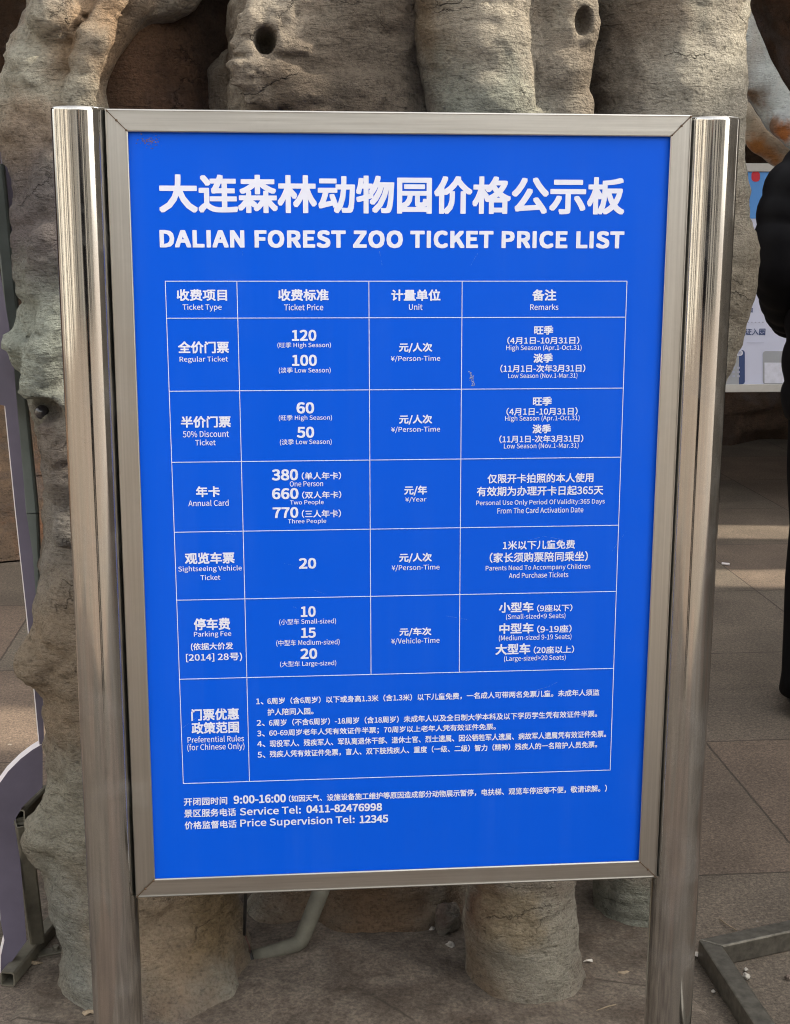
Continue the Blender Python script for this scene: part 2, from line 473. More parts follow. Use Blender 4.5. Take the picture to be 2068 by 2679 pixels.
def relax(V, F, it=1, f=0.5):
    for _ in range(it):
        s = np.zeros_like(V); c = np.zeros(len(V))
        for a in range(4):
            for b in ((a+1) % 4, (a+3) % 4):
                for q in range(3): s[:,q] += np.bincount(F[:,a], V[F[:,b],q], len(V))
                c += np.bincount(F[:,a], minlength=len(V))
        V = V*(1-f) + f*s/np.maximum(c, 1)[:,None]
    return V

def sculpt(name, chains, mat, parent, lo, hi, h=0.009, k=0.03, holes=(), lumps=(), low=0.009, mid=0.004, hi_amp=0.0019, seed=1, base_flare=0.0, slabs=()):
    """a sculpted trunk: smooth union of tapering limbs, knobs (lumps) and hollows (holes), roughened by noise.
    chains: lists of (u, v, depth, radius)"""
    CH = [([at(u, v, y) for u, v, y, r in c], [r for u, v, y, r in c]) for c in chains]
    LM = [(at(u, v, y), r if hasattr(r, '__len__') else (r, r, r), kk) for u, v, y, r, kk in lumps]
    HO = [(at(u, v, y), r, kk) for u, v, y, r, kk in holes]
    def fn(P):
        d = None
        for pts, rs in CH:
            q = sd_chain(P, pts, rs); d = q if d is None else smin(d, q, k)
        for lo_, hi_, rr in slabs:
            c = (np.array(lo_)+np.array(hi_))/2; e = (np.array(hi_)-np.array(lo_))/2
            q = np.abs(P-c.astype(np.float32))-e.astype(np.float32)
            q = np.linalg.norm(np.maximum(q, 0), axis=1)+np.minimum(q.max(1), 0)-rr
            d = q if d is None else smin(d, q, k)
        for c, r, kk in LM: d = smin(d, sd_ell(P, c, r), kk)
        if base_flare: d = d - base_flare*np.exp(-np.maximum(P[:,2], 0)/0.06)
        near = np.abs(d) < 0.09
        Q = P[near]; w = d[near]
        if len(Q):
            w = w + low*vnoise(Q, (6, 6, 4.5), seed) + mid*vnoise(Q, (17, 17, 14), seed+1)
            w = w + mid*0.5*vnoise(Q, (36, 36, 40), seed+2)
            rid = 1-np.abs(vnoise(Q + 0.03*vnoise(Q, (9, 9, 9), seed+5)[:,None], (11, 11, 30), seed+3))
            rid2 = 1-np.abs(vnoise(Q + 0.02*vnoise(Q, (14, 14, 14), seed+7)[:,None], (26, 26, 64), seed+6))
            lump = np.maximum(vnoise(Q, (58, 58, 58), seed+8), 0.25)-0.25
            w = w + hi_amp*2.4*(rid**4) + hi_amp*1.5*(rid2**4) - hi_amp*2.2*lump - hi_amp*vnoise(Q, (90, 90, 110), seed+4)
            for c, r, kk in HO:
                w = -smin(-w, sd_ell(Q, c, r), kk)
        d = d.copy(); d[near] = w
        return d
    V, F = surface_nets(fn, lo, hi, h)
    V = relax(V, F, 1, 0.35)
    return link(name, mesh_np(name, V, F), mat, parent, True)

# ------------------------------------------------------------------ ground
def ground_mat():
    m, nt, b = new_mat('stone_paving')
    v = coords(nt)
    br = N(nt, 'ShaderNodeTexBrick', offset=0.0, offset_frequency=1, squash=1.0)
    br.inputs['Scale'].default_value = 1.0
    br.inputs['Brick Width'].default_value = 0.632
    br.inputs['Row Height'].default_value = 0.7015
    br.inputs['Mortar Size'].default_value = 0.0032
    br.inputs['Mortar Smooth'].default_value = 0.35
    br.inputs['Bias'].default_value = 0.0
    br.inputs['Color1'].default_value = (0, 0, 0, 1); br.inputs['Color2'].default_value = (1, 1, 1, 1)
    br.inputs['Mortar'].default_value = (0.5, 0.5, 0.5, 1)
    vb = coords(nt, loc=(-0.907+0.632*20, -0.732+0.7015*20, 0))
    wob = N(nt, 'ShaderNodeTexNoise', Scale=35.0, Detail=3.0)
    nt.links.new(v, wob.inputs['Vector'])
    add = N(nt, 'ShaderNodeVectorMath', operation='MULTIPLY_ADD')
    nt.links.new(wob.outputs['Color'], add.inputs[0]); add.inputs[1].default_value = (0.006, 0.006, 0); nt.links.new(vb, add.inputs[2])
    nt.links.new(add.outputs[0], br.inputs['Vector'])
    tint = ramp(nt, br.outputs['Color'], ((0.0, (0.128, 0.108, 0.086)), (0.45, (0.122, 0.098, 0.076)), (0.75, (0.142, 0.104, 0.079)), (1.0, (0.115, 0.104, 0.089))))
    sp = noise(nt, v, 190, 5, 0.8)
    sp2 = noise(nt, v, 90, 5, 0.7)
    st = noise(nt, v, 3.2, 6, 0.6, 0.4)
    c = mix(nt, 0.85, tint, ramp(nt, sp, ((0.34, 0.32), (0.5, 1.0), (0.68, 1.9))), 'MULTIPLY')
    c = mix(nt, 0.8, c, ramp(nt, sp2, ((0.32, 0.58), (0.68, 1.4))), 'MULTIPLY')
    c = mix(nt, 0.8, c, ramp(nt, st, ((0.32, 0.60), (0.68, 1.22))), 'MULTIPLY')
    chips = ramp(nt, noise(nt, v, 34, 2, 0.4), ((0.76, 0.0), (0.80, 1.0)))
    c = mix(nt, math_(nt, 'MULTIPLY', chips, 0.6), c, (0.42, 0.40, 0.36))
    c = mix(nt, math_(nt, 'MULTIPLY', br.outputs['Fac'], ramp(nt, sp2, ((0.35, 0.35), (0.6, 1.0)))), c, (0.035, 0.028, 0.022))
    nt.links.new(c, b.inputs['Base Color'])
    b.inputs['Roughness'].default_value = 0.85
    h = math_(nt, 'ADD', math_(nt, 'MULTIPLY', sp, 0.35), math_(nt, 'MULTIPLY', math_(nt, 'SUBTRACT', 1.0, br.outputs['Fac']), 1.2))
    bump(nt, b, h, 0.6, 0.004)
    return m

def apron_mat():
    m, nt, b = new_mat('dirty_concrete')
    v = coords(nt)
    a = noise(nt, v, 7, 7, 0.65, 0.5); f = noise(nt, v, 150, 5, 0.7); d = noise(nt, v, 28, 6, 0.7)
    c = mix(nt, ramp(nt, a, ((0.35, 0.0), (0.65, 1.0))), (0.082, 0.062, 0.046), (0.185, 0.156, 0.126))
    c = mix(nt, 0.7, c, ramp(nt, d, ((0.35, 0.5), (0.65, 1.2))), 'MULTIPLY')
    c = mix(nt, 0.7, c, ramp(nt, f, ((0.34, 0.4), (0.66, 1.65))), 'MULTIPLY')
    ck = N(nt, 'ShaderNodeTexVoronoi', feature='DISTANCE_TO_EDGE', Scale=3.1)
    nt.links.new(coords(nt, loc=(0.3, 0.2, 0)), ck.inputs['Vector'])
    cr = ramp(nt, ck.outputs['Distance'], ((0.0, 0.0), (0.012, 1.0)))
    crm = ramp(nt, noise(nt, v, 5, 2), ((0.52, 1.0), (0.56, 0.0)))
    c = mix(nt, math_(nt, 'MULTIPLY', math_(nt, 'SUBTRACT', 1.0, cr), math_(nt, 'SUBTRACT', 1.0, crm)), c, (0.05, 0.04, 0.03))
    nt.links.new(c, b.inputs['Base Color'])
    b.inputs['Roughness'].default_value = 0.88
    bump(nt, b, math_(nt, 'ADD', math_(nt, 'MULTIPLY', d, 1.2), math_(nt, 'MULTIPLY', f, 0.5)), 0.7, 0.006)
    return m

tag(obj('pavement', [(-60,-60,0),(60,-60,0),(60,60,0),(-60,60,0)], [(0,1,2,3)], ground_mat()), kind='structure')
# concrete apron poured round the roots, a lumpy sheet with an irregular edge
def apron():
    rnd = random.Random(5)
    nr, na = 26, 90
    vs, fs = [], []
    cx, cy = -0.05, 0.55
    prof = [0.0055 + 0.02*math.exp(-((i/(nr-1))*2.2)**2) for i in range(nr)]
    edge = []
    for k in range(na):
        a = 2*math.pi*k/na
        ex, ey = 0.60, 0.60
        p = 3.2
        r = 1/((abs(math.cos(a))/ex)**p + (abs(math.sin(a))/(1.05 if math.sin(a) < 0 else ey))**p)**(1/p)
        edge.append(r*(1 + 0.04*math.sin(3*a+1) + 0.03*math.sin(7*a) + rnd.uniform(-.012, .012)))
    for i in range(nr):
        t = i/(nr-1)
        for k in range(na):
            a = 2*math.pi*k/na
            x, y = cx+edge[k]*t*math.cos(a), cy+edge[k]*t*math.sin(a)
            z = prof[i] + 0.005*math.sin(x*23+1.3*math.sin(y*17))*math.sin(y*19)*(1-t)
            if i == nr-1: z = 0.001
            vs.append((x, y, max(z, 0.004) if i < nr-1 else -0.004))
    for i in range(nr-1):
        for k in range(na):
            l = (k+1) % na
            fs.append((i*na+k, (i+1)*na+k, (i+1)*na+l, i*na+l))
    return tag(obj('concrete_apron', vs, fs, apron_mat(), None, True), kind='structure')
apron()

# ------------------------------------------------------------------ the sculpted banyan behind the sign
tree = thing('artificial_tree', 'sculpted concrete banyan trunk with knot holes and grey roots behind the price sign', 'artificial tree', (-0.05, 0.55, 0))
sculpt('trunk', [
    [(300,-330,.55,.12),(240,0,.52,.085),(205,110,.50,.080),(150,200,.49,.076),(142,290,.49,.080),(165,380,.49,.09),(222,500,.49,.11),(222,660,.49,.112),(246,800,.49,.112),(232,920,.49,.108),(262,1050,.49,.10),(300,1130,.49,.102),(304,1250,.50,.106),(292,1340,.50,.110),(286,1500,.50,.114),(284,1650,.49,.121),(290,1730,.49,.123),(312,1850,.48,.121),(312,2000,.48,.122),(306,2150,.48,.128),(322,2300,.47,.130),(362,2400,.47,.130),(384,2500,.46,.127),(404,2640,.46,.135),(404,2800,.46,.145)],
    [(440,1900,.52,.10),(440,2250,.50,.122),(440,2450,.48,.125),(455,2640,.48,.14)],
    [(262,-70,.50,.10),(400,-80,.54,.085),(440,-200,.60,.09),(600,-400,.62,.13)],
    [(905,-330,.55,.17),(892,0,.53,.168),(874,100,.53,.163),(876,280,.53,.168),(900,600,.56,.17),(960,1200,.62,.17),(1000,1800,.67,.16),(1010,2300,.70,.16),(1010,2560,.70,.18)],
    [(400,330,.66,.05),(520,285,.66,.05),(640,225,.62,.06)],
    [(905,2250,.585,.022),(908,2400,.56,.026),(900,2500,.545,.035)],
    [(760,2300,.66,.05),(740,2480,.62,.06)],
    [(330,-60,.42,.03),(250,120,.395,.03),(210,250,.395,.02)],
    [(70,420,.45,.022),(66,560,.45,.022),(88,760,.45,.02),(150,830,.42,.02)],
    [(150,840,.40,.035),(120,930,.395,.036),(98,1015,.385,.030)],
    [(62,1022,.42,.016),(110,1036,.385,.019),(152,1046,.375,.018)],
    [(172,1090,.41,.048),(186,1250,.40,.046),(166,1395,.385,.032)],
    [(200,520,.40,.02),(130,640,.395,.02),(90,780,.40,.018)],
    [(560,2590,.37,.02),(470,2630,.35,.045)],
   ], M_bark, tree, (-0.74,.12,-.03), (.32,1.0,1.98), h=0.0065, k=0.022,
   holes=[(694,100,.345,(.017,.10,.021),.006),(108,1076,.375,(.033,.068,.022),.005),(126,1372,.385,(.008,.03,.022),.004),(1300,2460,.52,(.05,.08,.05),.02),(430,225,.50,(.075,.2,.07),.04)],
   lumps=[(92,180,.46,(.036,.05,.034),.02),(56,325,.45,(.032,.04,.03),.015),(66,262,.45,(.018,.03,.018),.010),(150,44,.44,(.042,.06,.042),.012),(60,905,.45,(.036,.045,.032),.015),(112,1000,.41,(.034,.04,.03),.012),(100,1735,.46,(.036,.06,.036),.04),(106,2200,.44,(.034,.05,.05),.03),(694,100,.385,(.05,.03,.055),.03),(118,1135,.46,(.02,.03,.05),.02),(760,235,.365,(.09,.02,.035),.03)],
   mid=0.0055, hi_amp=0.0028, seed=11, base_flare=0.030)
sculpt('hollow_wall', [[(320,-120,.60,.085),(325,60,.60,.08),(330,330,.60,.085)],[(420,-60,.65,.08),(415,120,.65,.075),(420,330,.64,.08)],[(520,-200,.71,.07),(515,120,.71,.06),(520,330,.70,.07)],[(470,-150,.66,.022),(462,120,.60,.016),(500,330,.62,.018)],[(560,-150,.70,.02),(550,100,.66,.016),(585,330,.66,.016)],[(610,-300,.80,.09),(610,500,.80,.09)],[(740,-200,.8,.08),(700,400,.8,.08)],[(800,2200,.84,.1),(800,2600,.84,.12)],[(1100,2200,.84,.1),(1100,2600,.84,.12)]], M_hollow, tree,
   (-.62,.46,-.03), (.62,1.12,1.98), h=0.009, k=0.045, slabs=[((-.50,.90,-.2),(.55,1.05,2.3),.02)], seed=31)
sculpt('root', [
    [(1225,-330,.44,.11),(1240,-60,.42,.103),(1256,100,.42,.098),(1283,300,.42,.096),(1300,600,.43,.10),(1335,1500,.41,.096),(1363,2250,.39,.093),(1366,2400,.385,.093),(1374,2520,.385,.089),(1380,2640,.385,.088),(1382,2760,.385,.10)],
    [(1440,-300,.40,.05),(1466,-40,.40,.052),(1470,60,.40,.052),(1458,180,.40,.05),(1462,300,.41,.052),(1440,700,.42,.05),(1410,1500,.42,.05)],
   ], M_bark2, tree, (-.02,.15,-.03), (.52,.75,1.98), h=0.0058, k=0.010,
   holes=[(1526,55,.345,(.013,.03,.02),.005),(1412,215,.335,(.0035,.03,.05),.006),(1403,110,.335,(.003,.02,.03),.006),(1425,275,.34,(.004,.02,.03),.006)],
   lumps=[(1505,62,.375,(.034,.034,.036),.012),(1520,20,.38,(.02,.03,.016),.01)], seed=23, low=0.006, mid=0.003, hi_amp=.0018, base_flare=0.012)
sculpt('root', [
    [(1735,-330,.52,.135),(1741,0,.52,.128),(1744,250,.52,.128),(1752,500,.52,.125),(1772,680,.52,.126),(1768,780,.52,.125),(1735,900,.52,.120),(1685,1067,.54,.113),(1640,1400,.58,.105),(1640,2000,.60,.095),(1680,2300,.62,.080),(1690,2440,.62,.082),(1690,2600,.62,.1)]
   ], M_bark2, tree, (.1,.2,-.03), (.85,.95,1.98), h=0.0065, k=0.02, lumps=[(1900,690,.46,(.05,.05,.06),.04)], seed=47, low=0.006, mid=0.003, hi_amp=.0018, base_flare=0.02)

def eyeball(u, v, y, r):
    c = at(u, v, y)
    bm = bmesh.new(); bmesh.ops.create_uvsphere(bm, u_segments=20, v_segments=12, radius=r)
    bmesh.ops.translate(bm, verts=bm.verts, vec=c)
    me = bpy.data.meshes.new('eye'); bm.to_mesh(me); bm.free()
    link('eye', me, plain('glassy_eye', (.03,.03,.035), .06, .8, .1), tree, True)
eyeball(110, 1078, .438, .0115)
TEXTS = [
('大连森林动物园价格公示板','T',349.9,929.0,579.3,46.3),
('DALIAN FOREST ZOO TICKET PRICE LIST','S',350.2,875.1,581.1,21.9),
('收费项目','b',109.5,806.7,62.0,14.4),
('Ticket Type','r',109.4,791.1,48.1,9.3),
('收费标准','b',235.3,806.6,62.8,14.5),
('Ticket Price','r',235.4,791.6,48.9,7.9),
('计量单位','b',376.5,806.3,62.2,14.3),
('Unit','r',376.3,791.6,17.3,7.6),
('备注','b',540.2,806.2,31.0,14.2),
('Remarks','r',540.6,791.3,36.3,7.7),
('全价门票','b',109.8,742.0,63.3,15.1),
('Regular Ticket','r',109.8,726.5,60.1,8.6),
('120','n',235.6,756.4,30.9,14.1),
('(旺季 High Season)','r',235.5,743.8,67.3,7.8),
('100','n',235.7,725.1,31.3,14.3),
('(淡季 Low Season)','r',235.9,712.3,65.4,8.0),
('半价门票','b',110.3,648.0,62.8,14.9),
('50% Discount','r',110.0,632.6,57.8,8.3),
('Ticket','r',109.1,621.8,25.8,7.6),
('60','n',236.1,664.8,22.6,14.6),
('(旺季 High Season)','r',236.1,651.7,67.7,8.1),
('50','n',236.0,633.5,22.2,14.5),
('(淡季 Low Season)','r',236.3,620.8,66.0,8.2),
('元/人次','b',376.5,740.4,42.5,12.5),
('¥/Person-Time','r',376.6,726.3,63.0,8.1),
('旺季','b',540.6,762.0,24.8,11.4),
('（4月1日-10月31日）','m',540.5,748.9,93.4,9.6),
('High Season (Apr.1-Oct.31)','r',541.5,739.1,97.6,8.5),
('淡季','b',540.7,726.4,25.1,11.9),
('（11月1日-次年3月31日）','m',540.8,713.2,110.6,10.1),
('Low Season (Nov.1-Mar.31)','r',541.0,703.5,90.1,7.8),
('元/人次','b',377.1,648.5,42.6,12.6),
('¥/Person-Time','r',377.3,635.5,63.1,8.3),
('旺季','b',541.2,670.9,24.7,11.7),
('（4月1日-10月31日）','m',541.2,657.7,93.3,10.2),
('High Season (Apr.1-Oct.31)','r',541.9,648.3,97.5,8.7),
('淡季','b',541.3,635.0,24.4,11.8),
('（11月1日-次年3月31日）','m',541.2,621.9,110.4,9.9),
('Low Season (Nov.1-Mar.31)','r',541.4,612.4,98.2,8.4),
('年卡','b',110.7,558.1,30.7,14.3),
('Annual Card','r',111.0,543.3,51.3,8.1),
('380','n',209.1,578.7,33.6,14.8),
('（单人年卡）','m',255.8,576.8,50.7,9.9),
('One Person','r',236.5,566.7,42.8,7.0),
('660','n',209.2,554.1,34.1,14.6),
('（双人年卡）','m',256.0,551.9,50.7,9.6),
('Two People','r',236.9,541.8,43.4,7.4),
('770','n',209.2,529.2,33.1,14.5),
('（三人年卡）','m',255.4,527.1,50.7,10.4),
('Three People','r',236.9,516.9,49.5,7.4),
('观览车票','b',110.8,470.6,63.6,15.3),
('Sightseeing Vehicle','r',110.9,455.9,81.6,9.0),
('Ticket','r',111.0,444.8,25.5,7.1),
('20','n',236.9,461.2,22.5,14.5),
('元/年','b',377.8,555.8,29.7,13.0),
('¥/Year','r',378.1,543.7,27.7,7.3),
('仅限开卡拍照的本人使用','m',541.6,570.2,140.1,12.5),
('有效期为办理开卡日起365天','m',541.6,553.3,167.5,12.8),
('Personal Use Only Period Of Validity:365 Days','r',542.5,537.6,170.7,8.5),
('From The Card Activation Date','r',542.5,527.5,114.2,7.8),
('元/人次','b',378.2,466.1,43.0,12.9),
('¥/Person-Time','r',378.4,452.6,63.2,8.6),
('1米以下儿童免费','m',541.7,480.8,96.4,12.2),
('（家长须购票陪同乘坐）','m',542.0,464.3,131.5,13.8),
('Parents Need To Accompany Children','r',541.3,449.5,140.1,8.7),
('And Purchase Tickets','r',542.3,439.7,79.9,7.5),
('停车费','b',111.5,381.9,47.2,16.4),
('Parking Fee','r',112.0,367.6,48.5,9.2),
('(依据大价发','m',110.8,351.1,55.0,10.8),
('[2014] 28号)','m',113.1,336.2,73.2,12.0),
('10','n',237.1,396.0,19.7,14.7),
('(小型车 Small-sized)','r',236.3,382.2,74.5,8.8),
('15','n',237.1,367.0,19.4,14.1),
('(中型车 Medium-sized)','r',236.4,353.4,83.4,9.3),
('20','n',237.4,338.3,22.1,14.7),
('(大型车 Large-sized)','r',236.4,324.1,74.2,9.0),
('门票优惠','b',112.5,257.3,62.8,16.5),
('政策范围','b',112.4,238.7,62.6,16.6),
('Preferential Rules','r',112.7,222.8,74.6,9.7),
('(for Chinese Only)','r',112.5,211.0,75.6,12.2),
('元/车次','b',378.7,364.9,42.5,12.0),
('¥/Vehicle-Time','r',378.8,352.2,64.5,9.2),
('小型车','b',513.2,395.9,46.5,14.4),
('（9座以下）','m',565.2,393.8,47.9,10.0),
('(Small-sized<9 Seats)','r',539.9,382.5,80.2,8.9),
('中型车','b',514.1,366.7,46.2,14.9),
('（9-19座）','m',565.5,364.7,47.1,10.9),
('(Medium-sized 9-19 Seats)','r',539.9,353.2,98.4,9.3),
('大型车','b',510.0,337.9,47.2,15.4),
('（20座以上）','m',565.7,335.7,55.1,10.6),
('(Large-sized>20 Seats)','r',540.2,324.0,83.9,9.4),
('1、','m',171.8,273.6,9.6,8.5),
('6周岁（含6周岁）以下或身高1.3米（含1.3米）以下儿童免费，一名成人可带两名免票儿童。未成年人须监','m',405.8,273.8,448.3,9.7),
('护人陪同入园。','m',212.2,258.4,61.1,9.7),
('2、','m',172.5,243.4,10.7,8.6),
('6周岁（不含6周岁）-18周岁（含18周岁）未成年人以及全日制大学本科及以下学历学生凭有效证件半票。','m',405.7,243.3,444.6,9.8),
('3、','m',172.5,228.5,10.1,8.6),
('60-69周岁老年人凭有效证件半票；70周岁以上老年人凭有效证件免票。','m',336.3,228.6,305.6,9.8),
('4、','m',172.7,213.7,10.7,8.7),
('现役军人、残疾军人、军队离退休干部、退休士官、烈士遗属、因公牺牲军人遗属、病故军人遗属凭有效证件免票。','m',412.7,213.9,457.7,9.9),
('5、','m',172.6,198.4,10.4,8.7),
('残疾人凭有效证件免票，盲人、双下肢残疾人、重度（一级、二级）智力（精神）残疾人的一名陪护人员免票。','m',406.6,199.0,445.9,9.9),
('开闭园时间','m',96.9,134.6,57.8,11.3),
('9:00-16:00','n',169.3,135.3,70.2,12.1),
('（如因天气、设施设备施工维护等原因造成部分动物展示暂停，电扶梯、观览车停运等不便，敬请谅解。）','m',426.9,134.3,437.1,10.3),
('景区服务电话','m',102.6,117.9,69.2,11.6),
('Service Tel:','m',183.4,118.1,82.2,11.3),
('0411-82476998','n',283.3,118.1,102.9,11.4),
('价格监督电话','m',102.8,100.6,69.5,11.6),
('Price Supervision Tel:','m',219.8,100.1,154.7,14.2),
('12345','n',323.6,100.7,39.0,11.5),
]
# ------------------------------------------------------------------ the price sign
SX0, SZ0, SW, SH = -0.36, 0.379, 0.72, 1.0276         # outer frame
RAIL, DEPTH, RECESS = 0.0267, 0.030, 0.006
sign = thing('price_sign', 'blue ticket price board in a steel frame between two round steel posts', 'sign', (0, 0.015, 0))

def rail(p0, p1, inward):
    """mitred square-tube rail along the outer edge p0 -> p1 (x, z); inward = direction into the frame"""
    p0, p1, n = Vector(p0), Vector(p1), Vector(inward)
    t = (p1-p0).normalized(); g = 0.0003
    c = 0.0018
    prof = [(0, c), (c, 0), (RAIL-c, 0), (RAIL, c), (RAIL, DEPTH-c), (RAIL-c, DEPTH), (c, DEPTH), (0, DEPTH-c)]
    prof = []
    for (a, d), (s, e) in (((0, 0), (1, 1)), ((RAIL, 0), (-1, 1)), ((RAIL, DEPTH), (-1, -1)), ((0, DEPTH), (1, -1))):
        pts = []
        for k in range(4):
            q = k/3*math.pi/2
            pts.append((a + s*c*(1-math.sin(q)), d + e*c*(1-math.cos(q))))
        prof += pts if (s*e > 0) else pts[::-1]
    ra = [Vector((p0.x + t.x*(a+g) + n.x*a, d, p0.y + t.y*(a+g) + n.y*a)) for a, d in prof]
    rb = [Vector((p1.x - t.x*(a+g) + n.x*a, d, p1.y - t.y*(a+g) + n.y*a)) for a, d in prof]
    mb = MB().loft([ra, rb])
    return mb.build('frame_rail', M_frame if abs(t.x) > .5 else M_frame_v, sign, 'auto')
x0, x1, z0, z1 = SX0, SX0+SW, SZ0, SZ0+SH
rails = [rail((x0, z1), (x1, z1), (0, -1)), rail((x1, z1), (x1, z0), (-1, 0)), rail((x1, z0), (x0, z0), (0, 1)), rail((x0, z0), (x0, z1), (1, 0))]
rnd = random.Random(3)
for r_, (cx, cz, dx, dz) in zip(rails, ((x0, z1, 1, -1), (x1, z1, -1, -1), (x1, z0, -1, 1), (x0, z0, 1, 1))):
    mb = MB()                                                     # weld beads and the brown seam across the mitre
    for k, f_ in enumerate((0.08, 0.5, 0.93)):
        c = Vector((cx+dx*RAIL*f_, -0.0002, cz+dz*RAIL*f_)); rr = rnd.uniform(.0011, .0018)
        ring = lambda s, y: [c + Vector((math.cos(a)*rr*s, y, math.sin(a)*rr*s)) for a in [i*math.pi/5 for i in range(10)]]
        mb.loft([ring(1, .0003), ring(.9, -.0004), ring(.45, -.0009)])
    a = Vector((cx+dx*.0015, 0, cz+dz*.0015)); b = Vector((cx+dx*(RAIL-.001), 0, cz+dz*(RAIL-.001))); w = Vector((dx*.00035, 0, -dz*.00035))
    mb.loft([[a-w+Vector((0,.0008,0)), a+w+Vector((0,.0008,0)), a+w+Vector((0,-.00025,0)), a-w+Vector((0,-.00025,0))], [b-w+Vector((0,.0008,0)), b+w+Vector((0,.0008,0)), b+w+Vector((0,-.00025,0)), b-w+Vector((0,-.00025,0))]])
    mb.build('weld_bead', M_weld, r_)

def post(x, ztop):
    r = 0.0335; y = 0.0185; n = 96
    ring = lambda rr, z: [Vector((x+rr*math.cos(6.283185*k/n), y+rr*math.sin(6.283185*k/n), z)) for k in range(n)]
    mb = MB().loft([ring(r, -0.05), ring(r, -.045)] + [ring(r, z_*.2) for z_ in range(7)] + [ring(r, ztop-.0050), ring(r, ztop-.0040), ring(r-.0002, ztop-.0022), ring(r-.0006, ztop-.0012)], cap=False)
    p = mb.build('post', M_post, sign, 'auto')
    cap = MB().loft([ring(r-.0006, ztop-.0012), ring(r-.002, ztop), ring(r*.6, ztop+.0006), ring(.001, ztop+.0008)], cap=False)
    cap.build('post_cap', M_frame, p, True)
    return p
post(SX0-0.0325, 1.4085); post(SX0+SW+0.0315, 1.4045)
# little welded tabs between posts and frame
for xx in (SX0-.006, SX0+SW-.006):
    for zz in (SZ0+.12, SZ0+SH-.12):
        MB().box((xx, .010, zz-.012), (xx+.012, .020, zz+.012)).build('weld_tab', M_weld, sign, bevel=.001)

def panel_mat():
    m, nt, b = new_mat('blue_print_film')
    v = coords(nt)
    n1 = noise(nt, v, 3.0, 4, 0.6); n2 = noise(nt, v, 500, 2, 0.6)
    c = mix(nt, n1, (0.0005, 0.087, 0.66), (0.0007, 0.094, 0.72))
    sp = ramp(nt, n2, ((0.80, 0.0), (0.86, 1.0)))
    c = mix(nt, math_(nt, 'MULTIPLY', sp, 0.12), c, (0.30, 0.42, 0.78))
    ds = noise(nt, coords(nt, scale=(26, 26, 1.3)), 1.0, 5, 0.7)           # dried rain streaks and a thin film of dust
    dp = noise(nt, v, 5.0, 6, 0.65, 0.4)
    dust = math_(nt, 'MULTIPLY', math_(nt, 'MULTIPLY', ramp(nt, ds, ((0.42, 0.0), (0.75, 1.0))), ramp(nt, dp, ((0.40, 0.0), (0.70, 1.0)))), 0.07)
    c = mix(nt, dust, c, (0.14, 0.27, 0.62))
    nt.links.new(c, b.inputs['Base Color'])
    sm = noise(nt, coords(nt, scale=(1, 1, .35), rot=(0, .6, 0)), 13, 6, 0.65, 0.6)
    nt.links.new(math_(nt, 'ADD', math_(nt, 'MULTIPLY', sm, 0.22), 0.22), b.inputs['Roughness'])
    b.inputs['Specular IOR Level'].default_value = 0.15
    bump(nt, b, noise(nt, v, 9, 3), 0.05, 0.004)
    return m
M_white = plain('white_print', (0.70, 0.735, 0.88), 0.4, 0.4, 0.03, 60)
panel = MB().box((SX0+RAIL-.004, RECESS, SZ0+RAIL-.004), (SX0+SW-RAIL+.004, RECESS+.012, SZ0+SH-RAIL+.004)).build('panel', panel_mat(), sign)

# font that ships with Blender itself; the built-in font falls back to the same glyphs
FONT = None
try:
    FONT = bpy.data.fonts.load(os.path.join(bpy.utils.system_resource('DATAFILES'), 'fonts', 'Noto Sans CJK Regular.woff2'))
except Exception:
    FONT = None

def glyphs(s, bold=0.0, res=3, space=1.0):
    c = bpy.data.curves.new('glyphs', 'FONT')
    c.body = s; c.resolution_u = res; c.offset = bold; c.space_character = space; c.fill_mode = 'FRONT'
    if FONT: c.font = FONT
    o = bpy.data.objects.new('glyphs', c); COL.objects.link(o)
    bpy.context.view_layer.update()
    ev = o.evaluated_get(bpy.context.evaluated_depsgraph_get())
    me = ev.to_mesh()
    V = np.empty(len(me.vertices)*3, np.float32); me.vertices.foreach_get('co', V); V = V.reshape(-1, 3)
    F = [tuple(p.vertices) for p in me.polygons]
    ev.to_mesh_clear()
    bpy.data.objects.remove(o); bpy.data.curves.remove(c)
    return V, F

BOLD = dict(T=0.032, S=0.050, b=0.030, m=0.019, n=0.034, r=0.007)     # stroke thickening, in em
_v = glyphs('一一一')[0]; _w = glyphs('一')[0]
EM = float((_v[:,0].max()-_v[:,0].min()) - (_w[:,0].max()-_w[:,0].min()))/2
def letter(mb, s, st, cx, cz, w, h, y, ox, oz, flip=False):
    V, F = glyphs(s, space=1.035 if st == 'S' else 1.0)
    bo = BOLD[st]*EM
    lo, hi = V.min(0)-bo, V.max(0)+bo
    k = w/(hi[0]-lo[0]); kz = h/(hi[1]-lo[1])
    kz = min(max(kz, k*0.70), k*1.16)
    X = ox + cx + (V[:,0]-(lo[0]+hi[0])/2)*k
    Z = oz + cz + (V[:,1]-(lo[1]+hi[1])/2)*kz
    n = 4 if st == 'r' else 8
    for i in range(n):                                            # heavier strokes: the same flat glyphs laid over each other, slightly shifted
        a_ = 6.283185*i/n
        q = max(abs(math.cos(a_)), abs(math.sin(a_)))**.8         # near-square pen: corners stay crisp
        dx, dz = bo*k*math.cos(a_)/q*.93, bo*kz*math.sin(a_)/q*.93
        mb.add([(a+dx, y-i*.000006, b+dz) for a, b in zip(X, Z)], F)

